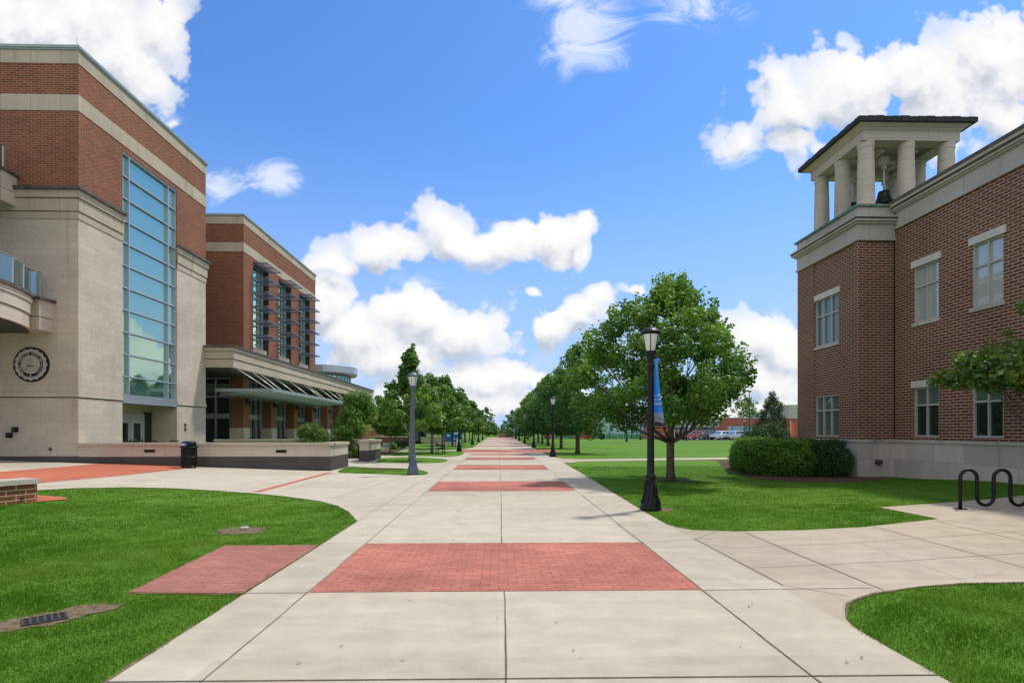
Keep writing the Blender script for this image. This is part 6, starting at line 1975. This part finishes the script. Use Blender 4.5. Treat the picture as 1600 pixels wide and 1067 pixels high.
def tall_pole(px, Y, ztop, lab):
    x = atY(px, Y)
    t = thing('light_pole', (x, Y, 0), lab, 'light pole')
    mb = MB(); mb.lathe([(.2, 0), (.2, .5), (.11, .55), (.07, ztop)], (x, Y, 0), 10); mb.build('pole', M['black_metal'], t)
    mb = MB(); mb.box(x - .55, x + .25, Y - .2, Y + .2, ztop - .05, ztop + .15); mb.build('lamp_head', M['black_metal'], t)
tall_pole(1171, 92, 8.1, 'tall dark parking-lot light pole right of the big maple')
tall_pole(1094, 112, 4.2, 'slim dark pole in front of the far entrance')

def pavilion():
    Y = 76.0
    def X(px): return atY(px, Y)
    t = thing('pavilion', (X(645), Y, 0), 'grey flat-roofed pavilion with orange brick pier, behind the left-hand maples', 'building')
    mb = MB(); mb.box(X(621), X(674), Y - 1, Y + 6, 2.15, 2.85); mb.build('roof', M['far_stone'], t)
    mb = MB(); mb.box(X(599), X(633), Y, Y + 6, -.1, 2.1); mb.box(X(599), X(622), Y - .4, Y + 6, 2.1, 3.3); mb.build('brick_wall', M['brick_left'], t)
    mb = MB(); mb.box(X(634), X(664), Y + 1.5, Y + 1.7, 0, 2.15); w = mb.build('window', M['shade_glass'], t)
    mb = MB(); mb.box(X(651), X(657), Y + 1.4, Y + 1.5, .3, 1.7); mb.build('poster', M['sign_blue'], w)
    for px in (634.5, 661, 663.5):
        mb = MB(); mb.box(X(px) - .12, X(px) + .12, Y - .6, Y - .3, 0, 2.15); mb.build('post', M['black_metal'], t)
    x, y = G(604, 703); y += 3
    t = thing('brick_wall', (-11.0, 56.5, 0), 'low red brick wall with pale cap behind the white yard sign', 'wall')
    mb = MB(); mb.box(-12.4, -9.2, 56.3, 56.9, -.1, 1.05); mb.build('wall_body', M['brick_left'], t)
    mb = MB(); mb.box(-12.45, -9.1, 56.22, 56.98, 1.05, 1.16); mb.build('coping', M['far_stone'], t)
    t = thing('retaining_wall', (-8, 70, 0), 'tan low wall beyond the dark hedge, right of the pavilion', 'wall')
    mb = MB(); mb.box(-9.5, -5.4, 69.6, 70.1, -.1, .85); mb.build('wall_body', M['stone_left'], t)
    mb = MB(); mb.box(-9.55, -5.35, 69.5, 70.2, .85, .95); mb.build('coping', M['trim_left'], t)
    t = thing('end_wall', (.6, 143, 0), 'low brown wall closing the far end of the walkway', 'wall')
    mb = MB(); mb.box(-.2, 3.4, 149, 149.5, -.1, .9); mb.build('wall_body', M['far_brick'], t)
    mb = MB(); mb.box(-.3, 3.5, 148.9, 149.6, .9, 1.0); mb.build('coping', M['far_stone'], t)
    x, y = 22.2, 39.6
    x, y = atY(1238.5, 40.0), 40.0
    t = thing('orange_flag', (x, y, 0), 'small orange and white flag sign beside the corner of the bell tower', 'sign')
    mb = MB(); mb.box(x - .12, x + .12, y - .02, y + .02, 1.0, 2.25); mb.build('panel', M['orange'], t)
    mb = MB(); mb.box(x - .15, x - .12, y - .03, y + .03, 0, 2.4); mb.build('post', M['white_metal'], t)
pavilion()

# trees closing the view
fp = maple_clusters(7.5, 1.0, 3.2, 601, 34, cr=1.1)
ft = tree('far_tree', (-14, 165, 0), 'olive-green distant tree left of the far end of the walkway', 'tree', fp, 3200, .42, 602, 7.5, 1.0, .2, M['leaf'], M['bark'], 'distant trees', 0, 1, 8, .8)
fq = maple_clusters(9.0, .8, 3.6, 611, 34, cr=1.1)
fu = tree('far_tree', (-4, 180, 0), 'dark distant tree over the far end of the walkway', 'tree', fq, 3200, .42, 612, 9, .8, .2, M['leaf_blue'], M['bark'], 'distant trees', 0, 1, 8, .8)
k = 0
where = ['far left', 'beyond the left-hand maples', 'near the end of the walkway', 'at the end of the walkway', 'right of the walkway end', 'beyond the right-hand maples']
for i in range(26):
    x = -75 + i * 5.6 + random.uniform(-1.5, 1.5); y = random.uniform(165, 215)
    p = ft if i % 2 else fu
    place(p, (x, y, 0), random.uniform(0, 6), random.uniform(.75, 1.15) * (.62 if -14 < x < 8 else 1), 'distant green tree in the tree line closing the view', 'distant tree line')
for x, y, s, lab in ((3.2, 135, .72, 'dark tree right of the far end of the walkway, left of the small blue banner'), (6.4, 133, .8, 'dark pointed tree behind the small blue banner at the far end')):
    place(fu, (x, y, 0), 1.3, s, lab, 'distant trees')
for x, y, sc_, lab in ((1.2, 182, .5, 'small pale tree exactly where the walkway meets the horizon'), (-1.5, 176, .55, 'low rounded tree just left of where the walkway meets the horizon')):
    place(ft, (x, y, 0), 1.0, sc_, lab, 'distant trees')
fb = tree('far_tree', (66, 150, 0), 'pale yellow-green tree over the roof of the far brick wing', 'tree', maple_clusters(10.5, 2, 5.2, 621, 40, cr=1.4), 4200, .42, 622, 10.5, 2, .25, M['leaf_bright'], M['bark'], 'trees over the far roof', 0, 2, 8, .8)
place(fb, (76, 156, 0), 2.0, 1.0, 'yellow-green tree over the far roof, hidden partly by the feathery dark tree', 'trees over the far roof')
place(fb, (60, 168, 0), 4.0, .95, 'pale tree peeping over the far roof just right of the big maple', 'trees over the far roof')

# a few fallen leaves and clippings on lawn and pavement (too small and many to count)
def litter():
    n = 90
    x = rng.uniform(-7, 9, n); y = 3.6 + 14 * rng.random(n) ** 1.6
    k = np.abs(np.arctan2(x, y)) < R(46); x, y = x[k], y[k]; n = len(x)
    th = rng.uniform(0, 6.28, n); L = rng.uniform(.010, .024, n)
    z = vhf(x, y) + .019 + np.where((x < WL) | (x > 3.3), .022, 0)
    v = np.empty((n, 2, 3, 3))
    a = np.stack([x - np.cos(th) * L, y - np.sin(th) * L, z], 1); b = np.stack([x + np.cos(th) * L, y + np.sin(th) * L, z + L * .25], 1)
    p = np.stack([x - np.sin(th) * L * .5, y + np.cos(th) * L * .5, z + .006], 1); q = np.stack([x + np.sin(th) * L * .5, y - np.cos(th) * L * .5, z + .004], 1)
    v[:, 0] = np.stack([a, q, b], 1); v[:, 1] = np.stack([a, b, p], 1)
    tri_mesh('leaf_litter', v.reshape(-1, 3, 3), np.repeat(rng.random(n), 2), M['dead_leaf'], kind='stuff')
M['dead_leaf'] = leaf_mat('fallen_leaf', [(0, (0.09, 0.055, 0.03)), (.6, (0.2, 0.13, 0.06)), (1, (0.32, 0.27, 0.14))], .1, .02)
litter()
